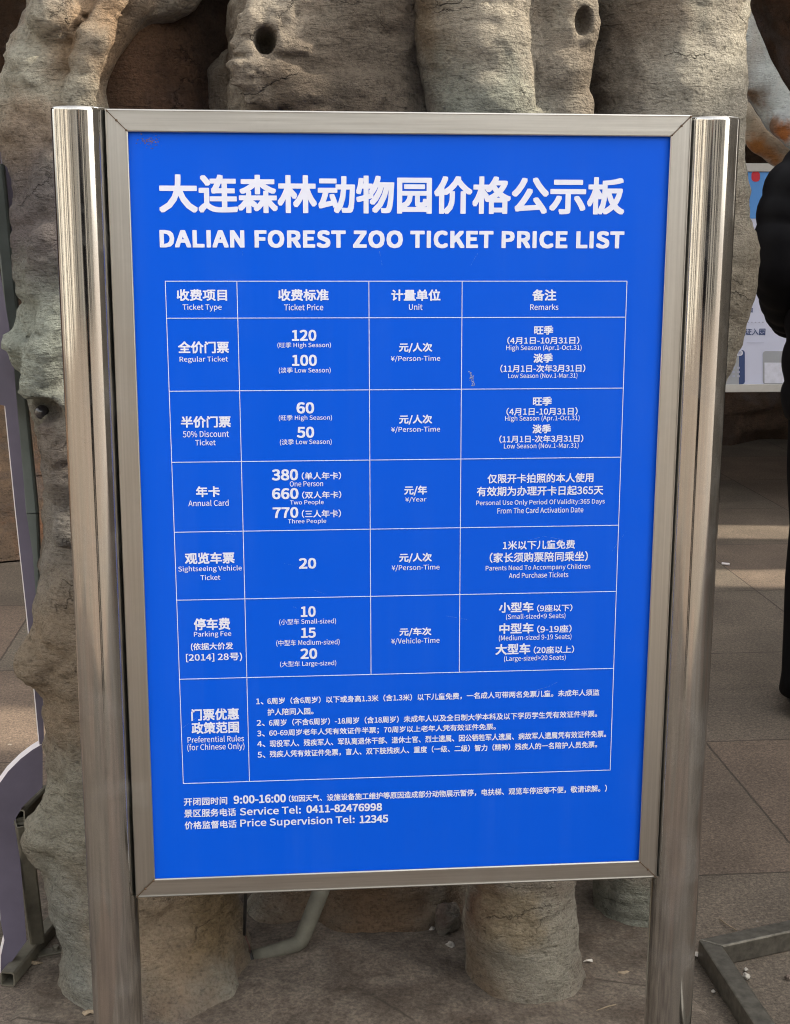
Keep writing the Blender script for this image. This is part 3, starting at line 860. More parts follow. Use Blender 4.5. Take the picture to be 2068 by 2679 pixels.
groups = dict(title_lettering=MB(), subtitle_lettering=MB(), table_lettering=MB(), hours_lettering=MB())
for s, st, cx, cz, w, h in TEXTS:
    g = 'title_lettering' if st == 'T' else 'subtitle_lettering' if st == 'S' else 'hours_lettering' if cz < 150 else 'table_lettering'
    letter(groups[g], s, st, cx/1000, cz/1000, w/1000, h/1000, RECESS-.0004, SX0, SZ0)
for g, mb in groups.items():
    mb.build(g, M_white, panel, fix=False)
# table rules: thin raised white print
mb = MB()
t_ = 0.00042
def hline(xa, xb, z, o=0.0): mb.box((SX0+xa-t_, RECESS-.0004-o, SZ0+z-t_), (SX0+xb+t_, RECESS-.0001, SZ0+z+t_))
def vline(xa, za, xb, zb, o=0.0):
    y0, y1 = RECESS-.0004-o, RECESS-.0001
    q = [(SX0+xa-t_, SZ0+za), (SX0+xa+t_, SZ0+za), (SX0+xb+t_, SZ0+zb), (SX0+xb-t_, SZ0+zb)]
    mb.loft([[Vector((a, y0, b)) for a, b in q], [Vector((a, y1, b)) for a, b in q]])
XL = lambda z: .0650 + (.8236-z)*.0046
zs = [.8236, .7782, .6872, .5966, .5055, .4150, .3073, .1609]
for z in zs: hline(XL(z), .6463+(.8236-z)*.0040, z)
vline(.0650, zs[0], .0680, zs[-1], .00008); vline(.1529, zs[0], .1560, zs[-1], .00008)
vline(.3171, zs[0], .3197, zs[-2], .00008); vline(.4349, zs[0], .4380, zs[-2], .00008); vline(.6463, zs[0], .6490, zs[-1], .00008)
mb.build('table_grid', M_white, panel)
# scuffs and scratches on the print
M_scuff = plain('pale_scuff', (0.10, 0.24, 0.66), 0.6, 0.3, 0.2, 600)
M_scuff2 = plain('grey_scuff', (0.22, 0.27, 0.42), 0.7, 0.3, 0.4, 500)
M_rustdot = plain('rust_speck', (0.14, 0.10, 0.10), 0.8, 0.2, 0.4, 500)
mb = MB(); rnd = random.Random(8)
def scratch(pts, w):
    n = 14
    P = [Vector(p) for p in pts]
    line = []
    for i in range(n+1):
        f_ = i/n*(len(P)-1); j = min(int(f_), len(P)-2); line.append(P[j].lerp(P[j+1], f_-j))
    for i in range(n):
        if rnd.random() < 0.3: continue
        a, b = line[i], line[i].lerp(line[i+1], rnd.uniform(.4, .95))
        d = (b-a).normalized(); nrm = Vector((-d.y, d.x))*w*rnd.uniform(.3, 1)
        y = RECESS-.00022
        mb.add([(SX0+p.x, y, SZ0+p.y) for p in (a-nrm, b-nrm, b+nrm*.7, a+nrm*.7)], [(0,1,2,3)])
for pts in (((.205,.462),(.230,.456)), ((.325,.884),(.329,.868),(.334,.842)), ((.240,.427),(.262,.418)), ((.215,.404),(.250,.389)), ((.445,.842),(.448,.848),(.454,.858)),
            ((.530,.488),(.548,.492),(.580,.486)), ((.115,.506),(.145,.501)), ((.07,.24),(.108,.268)), ((.52,.272),(.56,.284),(.572,.290)), ((.42,.386),(.45,.380)), ((.16,.87),(.1605,.855)), ((.64,.47),(.66,.50))):
    mb = MB(); scratch(pts, .00028); mb.build('scratch', M_scuff, panel, fix=False)
mb = MB()
for k in range(46):
    f_ = rnd.random(); c = Vector((.4470+.0045*f_+rnd.gauss(0,.0012), .7105-.019*f_)); r = rnd.uniform(.0003, .0010)
    a0 = rnd.random()*3
    mb.add([(SX0+c.x+r*math.cos(a0+k2*1.05)*rnd.uniform(.6,1.2), RECESS-.00018-.000004*k, SZ0+c.y+r*math.sin(a0+k2*1.05)*rnd.uniform(.6,1.2)) for k2 in range(6)], [tuple(range(6))])
mb.build('smear', M_scuff2, panel, fix=False)
mb = MB()
for k in range(60):
    c = Vector((.052+rnd.gauss(0,.008), .990+rnd.gauss(0,.0035))); r = rnd.uniform(.0002, .0008)
    if c.y > .9990: continue
    mb.add([(SX0+c.x+r*1.8*math.cos(k2*1.05)*rnd.uniform(.6,1.2), RECESS-.00018-.000004*k, SZ0+c.y+r*math.sin(k2*1.05)*rnd.uniform(.6,1.2)) for k2 in range(6)], [tuple(range(6))])
mb.build('rust_speck', M_rustdot, panel, fix=False)

# ------------------------------------------------------------------ cut-out board with its steel stand, at the left edge
stand = thing('cutout_board', 'back of a purple grey cut-out board with white edges on a steel tube stand', 'board', ground_at(60, 2560))
def slab_from(pts, thick, name, mat, parent, edge_mat=None):
    """flat board: outline (list of world points in one plane), extruded by vector thick"""
    n = len(pts); T = Vector(thick)
    vs = [Vector(p) for p in pts] + [Vector(p)+T for p in pts]
    fs = [tuple(range(n-1, -1, -1)), tuple(range(n, 2*n))]
    k0 = len(fs)
    fs += [(i, (i+1) % n, n+(i+1) % n, n+i) for i in range(n)]
    o = obj(name, vs, fs, mat, parent)
    if edge_mat:
        o.data.materials.append(edge_mat)
        for p in o.data.polygons[k0:]: p.material_index = 1
    return o
# board plane: vertical-ish, holding the outline measured at its own depth, leaning back a little
BD = 0.50
def bp(u, v): return at(u, v, BD + (v-1300)*-0.00003)
strip = [bp(-160,225), bp(-40,225), bp(-22,500), bp(2,720), bp(32,900), bp(69,1340), bp(86,1450), bp(101,1650), bp(112,1800), bp(116,1945), bp(104,1948), bp(93,1830), bp(73,1625), bp(42,1340), bp(14,1062), bp(-2,1058), bp(-160,1062)]
slab_from(strip, (-.006, .022, 0), 'board', M_board, stand, M_edge)
low = [bp(112,1946), bp(85,1962), bp(55,1985), bp(22,2018), bp(-8,2060), bp(-60,2140), bp(-100,2300), bp(-4,2300), bp(2,2410), bp(12,2460), bp(3,2500), bp(2,2565), bp(14,2540), bp(70,2462), bp(58,2300), bp(42,2140), bp(60,2110), bp(112,2060)]
slab_from(low, (-.006, .022, 0), 'board', M_board, stand, M_edge)
# square-tube stand
MB().square_tube(at(-6,430,.62), at(85,1340,.60), .021, .021, up=(0,-1,0)).build('upright', M_teal, stand)
MB().square_tube(at(85,1342,.60), at(98,1640,.595), .021, .021, up=(0,-1,0)).build('upright', M_teal, stand)
mb = MB().square_tube(at(-120,200,.62), at(60,216,.64), .022, .022); mb.build('crossbar', M_tube, stand)
mb = MB().square_tube(at(20,232,.66), at(30,760,.66), .024, .020, up=(0,-1,0)); mb.build('upright', M_board, stand)
b0 = ground_at(20, 2562, .014); b1 = ground_at(160, 2392, .014)
mb = MB().square_tube(b0, b1+(b1-b0)*.5, .026, .026); mb.build('foot_tube', M_tube, stand)
pA = at(96, 2448, .535); pB = at(60, 2150, .47)
mb = MB().square_tube(Vector((pA.x, pA.y, .027)), pB, .026, .026, up=(0.35,-1,0)); mb.build('strut', M_tube, stand)
mb = MB().square_tube(at(46,2138,.475), at(112,2072,.62), .026, .026); mb.build('brace', M_tube, stand)
bc = ground_at(132, 2500)
mb = MB()
M_ = Matrix.Translation((bc.x, bc.y, .006)) @ Matrix.Rotation(.25, 4, 'Z')
mb.box((-.022, -.011, 0), (.024, .011, .003), M_)
mb.build('bolt_plate', M_tube, stand, bevel=.0008)
mb = MB()
for rr, za, zb, n in ((.0085, .009, .0105, 20), (.0062, .0105, .0165, 6)):
    ring = lambda z, s=1: [Vector((bc.x+.010+rr*s*math.cos(6.2832*k/n), bc.y+.004+rr*s*math.sin(6.2832*k/n), z)) for k in range(n)]
    mb.loft([ring(za), ring(zb-.0006), ring(zb, .92)])
mb.build('anchor_bolt', M_tube, stand)

# ------------------------------------------------------------------ conduit and cable under the sign
pipe = thing('conduit_pipe', 'broken grey plastic conduit elbow lying below the sign', 'pipe', ground_at(720, 2520))
pts = [at(862,2270,.50), at(835,2345,.49), at(797,2440,.476), at(787,2462,.472), at(775,2471,.470), at(752,2478,.468), at(700,2494,.464), at(662,2505,.46)]
MB().tube(pts, [.0150,.0150,.0145,.0140,.0138,.0132,.0130,.0130], 20).build('pipe_elbow', M_pvc, pipe, True)
MB().tube([at(664,2504,.4602), at(652,2508,.459), at(626,2517,.457)], [.0136,.0138,.0138], 20).build('end_cap', M_cable, pipe, True)
cable = MB().tube([at(645,2290,.40), at(643,2343,.405), at(641,2400,.415), at(640,2445,.425)], .0030, 10)
cb = cable.build('power_cable', M_cable, None, True)
tag(cb, 'thin black cable hanging below the sign into the conduit end', 'cable')
MB().tube([at(640,2443,.424), at(646,2458,.428), at(652,2472,.437), at(655,2492,.448)], .0010, 8).build('bare_wire', plain('reddish_wire', (.10, .045, .04), .5), cb, True)

# ------------------------------------------------------------------ loose steel angle frame at bottom right
sf = thing('steel_base_frame', 'grey square tube corner frame lying on the paving', 'steel frame', (0.59, 0.38, 0))
def mitred(name, poly, h):
    """closed tube seen from above as a four-sided outline with a mitred end"""
    MB().loft([[Vector((x, y, .0005)) for x, y in poly], [Vector((x, y, h)) for x, y in poly]]).build(name, M_loose, sf, bevel=.003)
co, ci = (.568, .418), (.604, .393)
mitred('tube_rail', [co, ci, (1.24, .575), (1.230, .611)], .040)
mitred('tube_rail', [co, (.588, -.25), (.624, -.25), (ci[0]-.0006, ci[1]-.0006)], .0396)

# ------------------------------------------------------------------ small debris
def pebble(name, label, cat, p, r, mat, seed, squash=(1,1,.8), group=None):
    rn = random.Random(seed)
    bm = bmesh.new(); bmesh.ops.create_icosphere(bm, subdivisions=3, radius=1)
    from mathutils import noise as mn
    off = Vector((seed*3.1, seed*1.7, seed))
    for v in bm.verts:
        n = mn.noise(v.co*1.3+off)*.45 + mn.noise(v.co*3.1+off)*.28 + mn.noise(v.co*7+off)*.12
        v.co = v.co*(1+n)
        v.co = Vector((v.co.x*r*squash[0], v.co.y*r*squash[1], v.co.z*r*squash[2]))
    mz = min(v.co.z for v in bm.verts)
    for v in bm.verts: v.co += Vector((p[0], p[1], p[2]-mz-.002))
    me = bpy.data.meshes.new(name); bm.to_mesh(me); bm.free()
    return tag(link(name, me, mat, None, True), label, cat, group)
AP = .012
g1 = ground_at(1172, 2452, AP)
pebble('broken_stone', 'largest brown broken concrete lump beside the front root', 'stone', (g1.x, g1.y+.01, AP), .027, M_stone, 3, (.8,.8,1.15))
g1 = ground_at(1128, 2438, AP); pebble('broken_stone', 'small white broken chip left of the brown concrete lump', 'stone', (g1.x, g1.y, AP), .0075, M_whitestone, 5)
g1 = ground_at(1177, 2470, AP); pebble('broken_stone', 'white chip at the foot of the brown concrete lump', 'stone', (g1.x, g1.y-.012, AP), .0075, M_whitestone, 7)
g1 = ground_at(1142, 2450, AP); pebble('broken_stone', 'tiny grey crumb between white chip and brown concrete lump', 'stone', (g1.x, g1.y, AP), .004, M_stone, 9)
for u, v, r, lab, mt in ((1953,2558,.0065,'white pebble beside the loose steel frame, nearest its corner', M_whitestone), (1943,2583,.005,'narrow white scrap of stone inside the steel frame corner', M_whitestone), (1867,2595,.0032,'small white crumb against the left side of steel frame', M_whitestone), (2062,2560,.005,'brown pebble near the right edge inside the steel frame', M_stone), (780,2528,.005,'grey pebble on the concrete right of the conduit', M_stone), (1952,2538,.0035,'tiny white crumb beside the upper steel tube', M_whitestone)):
    g1 = ground_at(u, v, .003); pebble('pebble', lab, 'stone', (g1.x, g1.y, .003), r, mt, int(u) % 17+2)
def scrap(name, label, cat, u, v, size, mat, seed, z=.008):
    rn = random.Random(seed); g = ground_at(u, v, z); n = 9
    vs = []; a0 = rn.random()*6
    for k in range(n):
        a = a0+6.2832*k/n; r = size*rn.uniform(.45, 1.1)
        vs.append((g.x+r*1.5*math.cos(a), g.y+r*.9*math.sin(a), z+rn.uniform(0, size*.45)))
    vs.append((g.x, g.y, z+size*.5))
    top = [(k, (k+1) % n, n) for k in range(n)]
    m = len(vs); vs += [(x, y, q-.0008) for x, y, q in vs]
    fs = top + [(m+b, m+a, m+c) for a, b, c in top] + [(k, m+k, m+(k+1) % n, (k+1) % n) for k in range(n)]
    return tag(obj(name, vs, fs, mat), label, cat)
scrap('dry_leaf', 'curled dry leaf against the left root foot', 'leaf', 205, 2578, .012, M_leaf, 2, .01)
scrap('dry_leaf', 'pale dry leaf on the concrete beside the front root', 'leaf', 1630, 2546, .0075, M_leaf, 4, .006)
scrap('paper_scrap', 'torn white paper scrap beside the right post foot', 'paper', 1828, 2500, .011, M_paper, 6, .004)
scrap('paper_scrap', 'pale paper scrap behind the front root', 'paper', 1540, 2514, .007, M_paper, 9, .010)
scrap('dry_leaf', 'crumpled dry leaf litter beside the anchor bolt', 'leaf', 95, 2520, .009, M_leaf, 12, .006)
scrap('dry_leaf', 'small dry leaf left of the left post foot', 'leaf', 236, 2650, .010, M_leaf, 14, .008)
scrap('paper_scrap', 'bright white flake on the concrete left of the root', 'paper', 172, 2552, .006, M_paper, 15, .008)
MB().tube([ground_at(1884,2405,.004), ground_at(1905,2420,.006), ground_at(1928,2434,.004)], .0013, 8).build('twig', M_leaf, None, True)
tag(bpy.data.objects['twig'], 'thin brown twig on the paving beside right post', 'twig')
c0, c1 = ground_at(1889,1474,.006), ground_at(1909,1476,.006)
tag(MB().tube([c0, c0.lerp(c1,.7), c1], .0045, 12).build('cigarette_butt', M_edge, None, 'auto'), 'white cigarette butt on the grey paving joint', 'cigarette')
MB().tube([at(1588,2522,.34)*0+ground_at(1560,2645,.006), ground_at(1590,2633,.008), ground_at(1612,2628,.006)], .0011, 8).build('twig', M_leaf, None, True)
tag([o for o in bpy.data.objects if o.name.startswith('twig')][-1], 'dark twig on the concrete in front of the root', 'twig')
# ------------------------------------------------------------------ notice board in the background, right
nb = thing('notice_board', 'white admission notice board on steel legs behind the person', 'notice board', (2.0, 4.2, 0))
NY = 4.2
def nb_at(u, v, y=NY): return at(u, v, y)
c_tl, c_br = nb_at(1700, 425), nb_at(2045, 1022)
bx0, bz1, bz0 = c_tl.x, c_tl.z, nb_at(1960, 1026).z
bx1 = bx0 + 1.05
fw = .035
fr = MB()
for lo, hi in (((bx0,NY,bz0),(bx1,NY+.05,bz0+fw)), ((bx0,NY,bz1-fw),(bx1,NY+.05,bz1)), ((bx0,NY,bz0+fw),(bx0+fw,NY+.05,bz1-fw)), ((bx1-fw,NY,bz0+fw),(bx1,NY+.05,bz1-fw))): fr.box(lo, hi)
fr.build('board_frame', plain('white_grey_frame', (.50,.49,.47), .4, .4, .06), nb, bevel=.003)
M_nb = plain('notice_white', (.60,.63,.80), .5, .4, .03, 4)
M_nblue = plain('notice_blue', (.10,.30,.72), .5, .4, .05, 4)
M_ndark = plain('notice_ink', (.045,.075,.20), .5, .4, .05, 60)
M_ngrey = plain('notice_grey', (.36,.38,.42), .5, .4, .05, 20)
M_nred = plain('notice_red', (.55,.03,.05), .5, .4, .05, 20)
pn = MB().box((bx0+fw,NY+.010,bz0+fw),(bx1-fw,NY+.04,bz1-fw)).build('notice_panel', M_nb, nb)
def flat(name, mat, quads, y):
    mb = MB()
    for q in quads: mb.loft([[Vector((p.x, y, p.z)) for p in q], [Vector((p.x, y+.0012, p.z)) for p in q]])
    return mb.build(name, mat, pn)
def rect(u0, v0, u1, v1): return [nb_at(u0,v0), nb_at(u1,v0), nb_at(u1,v1), nb_at(u0,v1)]
def rrect(u0, v0, u1, v1, r):
    q = []
    for cx, cy, a0 in ((u1-r, v0+r, -90), (u1-r, v1-r, 0), (u0+r, v1-r, 90), (u0+r, v0+r, 180)):
        for k in range(6):
            a = math.radians(a0+k*18); q.append(nb_at(cx+r*math.cos(a), cy+r*math.sin(a)))
    return q
Yp = NY+.010
flat('blue_header', M_nblue, [[Vector((bx0+fw+.002,0,bz1-fw-.002)), Vector((bx1-fw-.002,0,bz1-fw-.002)), Vector((bx1-fw-.002,0,bz1-fw-.20)), Vector((bx0+fw+.002,0,bz1-fw-.20))]], Yp-.002)
flat('red_badge', M_nred, [rrect(1968,448,1990,475,9)], Yp-.004)
flat('phone_picture', M_ndark, [rrect(1868-60,916,1951,1006,8)], Yp-.002)
flat('phone_screen', M_ngrey, [rect(1868-60,930,1935,1006)], Yp-.004)
flat('phone_picture', M_ngrey, [rrect(1998,919,2110,1006,8)], Yp-.002)
flat('phone_screen', plain('notice_screen', (.66,.68,.80), .5), [rect(2002,949,2104,1003)], Yp-.004)
flat('label_pill', plain('notice_pill', (.70,.72,.84), .5), [rrect(1868-20,916,1945,931,7)], Yp-.006)
dots = [rrect(1957+i*9.6, 842, 1961+i*9.6, 845, 1.4) for i in range(5)]
flat('thin_rule', plain('notice_rule', (.40,.42,.55), .5), [rect(1955,896.5,2000,897.5)], Yp-.0055)
flat('dotted_rule', plain('notice_line_grey', (.40,.42,.55), .5), dots, Yp-.0055)
dots = [rect(1905+j*13-.5, 960+i*11, 1911+j*13, 965+i*11) for i in range(3) for j in range(3)] + [rect(1902,942,1915,944), rect(1902,947,1914,949)]
flat('icon_grid', plain('notice_line', (.40,.42,.55), .5), dots, Yp-.0055)
def nb_text(s, u0, u1, vm, st, y):
    mb = MB()
    a, b = nb_at(u0, vm), nb_at(u1, vm)
    V, F = glyphs(s, 0, 2); lo, hi = V.min(0), V.max(0); k = (b.x-a.x)/(hi[0]-lo[0])
    for i in range(4):
        d = Vector((math.cos(i*1.571), math.sin(i*1.571)))*.02*EM*k
        mb.add([(a.x+(x-lo[0])*k+d.x, y-.00002*i, a.z+(z_-(lo[1]+hi[1])/2)*k+d.y) for x, z_, _ in V], F)
    mb.build('notice_lettering', M_ndark, pn, fix=False)
nb_text('份证入园', 1933, 2004, 868.5, 'b', Yp-.003)
nb_text('园', 1961, 1971.5, 812, 'b', Yp-.003)
nb_text('扫一扫', 1916, 1940, 923.5, 'm', Yp-.0085)
for xx in (bx0+.12, bx1-.16):
    MB().box((xx, NY+.052, 0), (xx+.04, NY+.09, bz1-.1)).build('leg', M_tube, nb, bevel=.003)

# ------------------------------------------------------------------ second sculpted tree, right background, and the rock wall behind everything
tree2 = thing('artificial_tree', 'dark brown sculpted trunk with pale bluish hanging roots above the notice board', 'artificial tree', (2.3, 5.0, 0))
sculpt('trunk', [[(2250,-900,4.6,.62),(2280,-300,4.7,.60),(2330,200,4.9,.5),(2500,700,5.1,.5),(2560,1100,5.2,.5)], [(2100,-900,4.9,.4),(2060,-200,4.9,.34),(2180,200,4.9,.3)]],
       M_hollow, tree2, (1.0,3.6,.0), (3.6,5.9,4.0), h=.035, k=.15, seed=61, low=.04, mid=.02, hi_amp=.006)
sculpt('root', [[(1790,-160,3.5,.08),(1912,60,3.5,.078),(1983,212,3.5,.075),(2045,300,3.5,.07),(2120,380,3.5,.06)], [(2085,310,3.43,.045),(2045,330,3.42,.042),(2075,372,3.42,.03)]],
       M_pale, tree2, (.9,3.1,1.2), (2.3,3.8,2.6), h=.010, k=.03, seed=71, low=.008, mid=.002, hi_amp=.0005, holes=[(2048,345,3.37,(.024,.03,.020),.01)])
sculpt('root', [[(1850,180,3.75,.06),(1935,300,3.75,.055),(1990,365,3.75,.05),(2040,400,3.75,.048),(2110,430,3.75,.045)], [(1930,268,3.70,.014),(1990,338,3.70,.016),(2060,385,3.70,.02)]],
       M_cream, tree2, (.9,3.5,1.1), (2.3,4.0,2.4), h=.010, k=.025, seed=77, low=.006, mid=.002, hi_amp=.0005)

rock = thing('rock_grotto', 'dark brown sculpted rock grotto wall behind the trunks', 'rock wall', (0, 6.0, 0))
def rock_sheet(name, fn, nu, nv, mat, amp, seed, fr=(1.2,1.2,1.6)):
    U, Vv = np.meshgrid(np.linspace(0,1,nu), np.linspace(0,1,nv), indexing='ij')
    P = fn(U.ravel(), Vv.ravel()).astype(np.float32)
    n = amp*vnoise(P, fr, seed)+amp*.5*vnoise(P, [f*2.7 for f in fr], seed+1)+amp*.25*vnoise(P, [f*7 for f in fr], seed+2)
    P[:,1] += n; P[:,0] += n*.4; P[:,2] += np.where(P[:,2] > .05, n*.4, 0)
    idx = np.arange(nu*nv).reshape(nu, nv)
    F = np.stack([idx[:-1,:-1], idx[1:,:-1], idx[1:,1:], idx[:-1,1:]], -1).reshape(-1, 4)
    return link(name, mesh_np(name, P, F), mat, rock, True)
# back wall, curving over into an unseen roof added to darken it
rock_sheet('wall', lambda u, v: np.stack([-7+11.3*u, 6.2 - np.where(v > .5, (v-.5)*6.0, 0), np.where(v > .5, 2.95+.3*np.sin((v-.5)*5), v*5.9)], 1), 140, 120, M_rock, .28, 81)
# low ledge of layered rock seen through the board's cut-out at the left
rock_sheet('ledge', lambda u, v: np.stack([-5+4.2*u, 3.2+1.6*v+.3*u, np.where(v < .02, 0, .05+.75*v**.7)], 1), 90, 60, bark_mat('layered_rock', (.21,.14,.09), (.12,.085,.06), (.23,.10,.05), .6, None, 5.5, green=.0), .10, 91, (2,2,6))

# ------------------------------------------------------------------ people
def loft_part(name, rings, mat, parent, n=28, cap=True):
    """rings: (centre, rx, ry, tilt axis frame) in world; super-ellipse sections"""
    R = []
    for c, rx, ry, X, Y in rings:
        R.append([c + X*(rx*math.copysign(abs(math.cos(a))**.85, math.cos(a))) + Y*(ry*math.copysign(abs(math.sin(a))**.85, math.sin(a))) for a in [6.283185*k/n for k in range(n)]])
    return MB().loft(R, cap).build(name, mat, parent, True)

def skin_body(name, J, E, mat, parent):
    me = bpy.data.meshes.new(name); me.from_pydata([p for p, r in J], E, [])
    o = bpy.data.objects.new(name, me); COL.objects.link(o)
    md = o.modifiers.new('skin', 'SKIN'); md.use_smooth_shade = True
    o.modifiers.new('sub', 'SUBSURF').levels = 1
    for sv, (p, r) in zip(me.skin_vertices[0].data, J):
        sv.radius = r if hasattr(r, '__len__') else (r, r)
    me.skin_vertices[0].data[0].use_root = True
    bpy.context.view_layer.update()
    ev = o.evaluated_get(bpy.context.evaluated_depsgraph_get())
    m2 = bpy.data.meshes.new_from_object(ev)
    bpy.data.objects.remove(o); bpy.data.meshes.remove(me)
    m2.name = name
    return link(name, m2, mat, parent, True)

# added unseen things that shade the place and show in the polished posts
blocker = thing('sun_blocker', 'added unseen gate wall standing to the right, throwing its shade over the sign', 'blocker', (4.6, 2, 0))
mb = MB()
# slabs of the added wall, with openings shaped to cast the sun stripes
for y0, y1, z0_, z1_ in ((-2.6,-.40,0,6.2),(-.40,.22,0,4.70),(.22,.70,0,6.2),(.70,1.04,0,4.0),(1.04,2.40,0,6.2),
                         (2.40,2.95,0,1.3),(2.40,2.95,3.3,6.2),(2.88,2.95,1.3,2.35),(2.70,2.95,2.35,3.3),
                         (2.95,3.19,0,6.2),(3.19,3.50,0,1.3),(3.19,3.50,3.4,6.2),(3.50,8.0,0,6.2)):
    mb.box((4.6, y0, z0_), (5.0, y1, z1_))
mb.build('blocker_wall', bark_mat('rock_concrete_grey', (.36,.33,.28), (.22,.19,.16), (.2,.14,.09), .4, None, 8.8), blocker)
def hall_mat(name='banded_plaster', k=1.0):
    m, nt, b = new_mat(name)
    n = noise(nt, coords(nt, scale=(0.9, 0.9, 0.05)), 1.0, 3, 0.8)  # tone bands set for the streaks mirrored in the posts
    c = ramp(nt, n, ((0.30, (.16,.15,.14)), (0.42, (.42,.41,.38)), (0.50, (.74,.68,.57)), (0.56, (.30,.31,.31)), (0.62, (.66,.64,.60)), (0.72, (.80,.73,.60))))
    c = mix(nt, 1.0, c, (k, k, k), 'MULTIPLY')
    nt.links.new(c, b.inputs['Base Color']); b.inputs['Roughness'].default_value = .85
    return m
hall = thing('mirrored_hall', 'added unseen hall with dark doorways across the plaza, mirrored in the posts', 'building', (0, -17, 0))  # added so the steel posts have something to mirror
mb = MB(); dk = MB()
rnd = random.Random(21); x = -15.0
while x < 15:
    w = rnd.choice((.5,.8,1.2,2.2)); g_ = rnd.choice((.35,.6,1.4))
    mb.box((x, -18, 0), (x+w, -17+rnd.uniform(-.2,.2), 3.4)); x += w+g_
mb.box((-15.5,-18.2,3.4),(15.8,-16.5,4.3))
mb.build('facade', hall_mat(), hall); mb = MB()
y = -16.0
while y < 6:
    w = rnd.choice((.5,.9,1.4,2.4)); g_ = rnd.choice((.4,.7,1.2))
    mb.box((-13+rnd.uniform(-.2,.2), y, 0), (-12, y+w, 3.6)); y += w+g_
mb.box((-13.2,-16.4,3.6),(-11.7,7,4.8))
mb.build('facade', hall_mat('dimmed_plaster', .62), hall)  # darker copy, keeps its sunlit reflection in the posts down
MB().box((-14,-16,0),(-13.4,6.5,3.6)).build('interior', plain('dark_interior_side', (.03,.03,.032), .8), hall)
MB().box((-15,-19,0),(15,-18.3,3.4)).build('interior', plain('dark_interior', (.03,.03,.032), .8), hall)

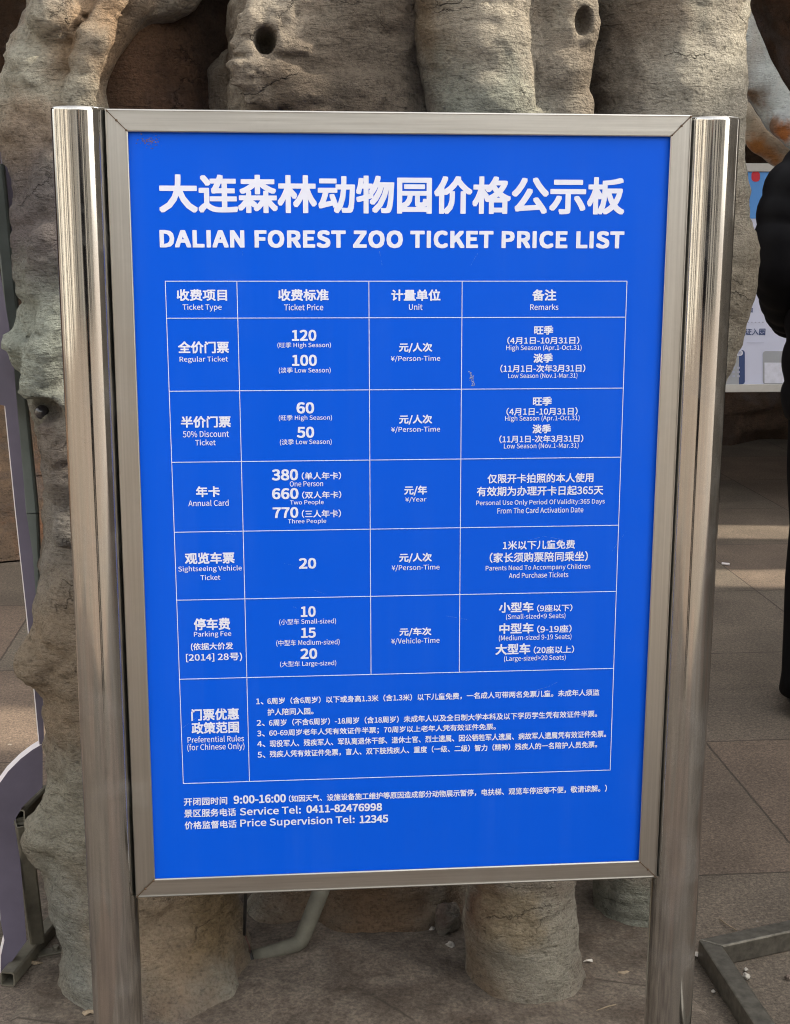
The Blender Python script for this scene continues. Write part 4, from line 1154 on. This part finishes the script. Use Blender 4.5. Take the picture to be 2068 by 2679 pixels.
def make_person(label, loc, rotz):
    root = thing('person', label, 'person', (0, 0, 0))
    # facing -y, 1.74 m; hands in the jacket pockets
    J, E = [], []
    def add(p, r, par=None):
        J.append((p, r)); i = len(J)-1
        if par is not None: E.append((par, i))
        return i
    pel = add((0,0,.95), (.15,.10)); wa = add((0,.01,1.10), (.13,.09), pel); ch = add((0,.015,1.30), (.16,.105), wa); nk = add((0,.02,1.47), (.06,.06), ch)
    nk2 = add((0,.0,1.545), .052, nk); hd0 = add((0,-.015,1.60), (.066,.078), nk2); hd1 = add((0,-.012,1.665), (.074,.090), hd0); add((0,-.005,1.715), (.055,.066), hd1)
    add((0,-.098,1.605), .020, hd0); add((0,-.112,1.645), .011, hd1)
    add((.080,.0,1.645), (.010,.022), hd1); add((-.080,.0,1.645), (.010,.022), hd1)
    for s in (1, -1):
        sh = add((s*.175,.02,1.40), .062, ch); el = add((s*.238,.05,1.19), .044, sh); wr = add((s*.190,-.12,1.03), .030, el)
        pm = add((s*.165,-.14,.985), (.040,.018), wr)
        for k in range(4):
            a = add((s*(.168-.004*k), -.165+.006*k*3-.018, .950-.004*k), .0095, pm); add((s*(.155-.004*k), -.17+.018*k-.012, .920-.002*k), .0085, a)
        t = add((s*.150,-.165,.965), .011, pm); add((s*.132,-.175,.945), .0095, t)
        hp = add((s*.095,0,.90), .088, pel); kn = add((s*.105,-.012,.50), .058, hp); an = add((s*.110,.015,.10), .040, kn); add((s*.118,-.10,.045), (.040,.030), an)
    body = skin_body('body', J, E, M_skin, root)
    X, Y, Z = Vector((1,0,0)), Vector((0,1,0)), Vector((0,0,1))
    rings = []
    base = [(.80,.205,.155),(.86,.215,.165),(.95,.215,.165),(1.05,.215,.162),(1.15,.222,.165),(1.25,.232,.168),(1.34,.236,.166),(1.40,.222,.150),(1.45,.155,.120),(1.49,.105,.105),(1.53,.098,.098)]
    n = 60
    for i in range(n):
        z = .78 + (1.53-.78)*i/(n-1)
        for (a, ra, rb), (b, sa, sb) in zip(base, base[1:]):
            if a <= z <= b or z < .80:
                t = max(0, (z-a)/(b-a)); rx, ry = ra+(sa-ra)*t, rb+(sb-rb)*t; break
        q = .014*(abs(math.sin((z-.78)*math.pi/.105))**.6) - (.02 if i == 0 else 0)
        rings.append((Vector((0,.005,z)), rx+q, ry+q, X, Y))
    jk = loft_part('jacket', rings, M_black, root, 40)
    for s in (1, -1):
        P = [Vector((s*.160,.02,1.405)), Vector((s*.212,.035,1.35)), Vector((s*.236,.05,1.27)), Vector((s*.242,.06,1.185)), Vector((s*.228,-.01,1.12)), Vector((s*.205,-.09,1.065)), Vector((s*.190,-.13,1.03))]
        rr = [.085,.086,.076,.070,.066,.062,.050]
        pts, rad = [], []
        m = 44
        for i in range(m+1):
            f_ = i/m*(len(P)-1); j = min(int(f_), len(P)-2); t = f_-j
            p0, p1, p2, p3 = P[max(j-1,0)], P[j], P[j+1], P[min(j+2,len(P)-1)]
            pts.append(0.5*((2*p1)+(p2-p0)*t+(2*p0-5*p1+4*p2-p3)*t*t+(3*p1-p0-3*p2+p3)*t**3))
            rad.append(rr[j]+(rr[j+1]-rr[j])*t + .009*(abs(math.sin(i*.62))**.6))
        MB().tube(pts, rad, 24).build('sleeve', M_black, jk, True)
        L = [(.93,.115,.125,.085,0),(.82,.108,.115,.098,0),(.65,.092,.098,.103,-.004),(.50,.078,.084,.106,-.010),(.36,.076,.082,.108,0),(.22,.070,.076,.110,.008),(.10,.068,.078,.112,.008),(.055,.070,.084,.113,.005)]
        loft_part('trouser_leg', [(Vector((s*cx,cy,z)), rx+.003*math.sin(z*60), ry, X, Y) for z, rx, ry, cx, cy in L], M_trouser, body)
        S = [(-.165,.030,.018,.020),(-.15,.040,.032,.030),(-.10,.048,.042,.040),(-.03,.046,.052,.050),(.03,.044,.058,.058),(.075,.040,.052,.050),(.095,.026,.030,.036)]
        R = []
        for y, rx, rz, cz in S:
            R.append([Vector((s*.118 + rx*math.cos(a), y, max(.002, cz + rz*math.sin(a)))) for a in [6.283185*k/20 for k in range(20)]])
        MB().loft(R).build('shoe', M_rubber, root, True)
    hr = []
    for z, rx, ry, cy in ((1.62,.080,.070,.030),(1.66,.090,.088,.016),(1.70,.088,.094,.004),(1.735,.070,.078,.0),(1.752,.035,.04,.0)): hr.append((Vector((0,cy,z)), rx, ry, X, Y))
    loft_part('hair', hr, M_hair, root)
    hd = [(Vector((0,.07,z)), rx, ry, X, Y) for z, rx, ry in ((1.40,.10,.05),(1.44,.125,.075),(1.50,.12,.08),(1.545,.10,.06))]
    loft_part('hood', hd, M_black, jk)
    root.location = loc; root.rotation_euler = (0, 0, rotz)
    return root
make_person('person in black puffer jacket and trousers at right, hands in pockets', (1.350, 1.60, 0), math.radians(165))
make_person('person dressed in black taking the photograph, mirrored as a dark streak in the posts', (-.20, -2.08, 0), math.radians(180))
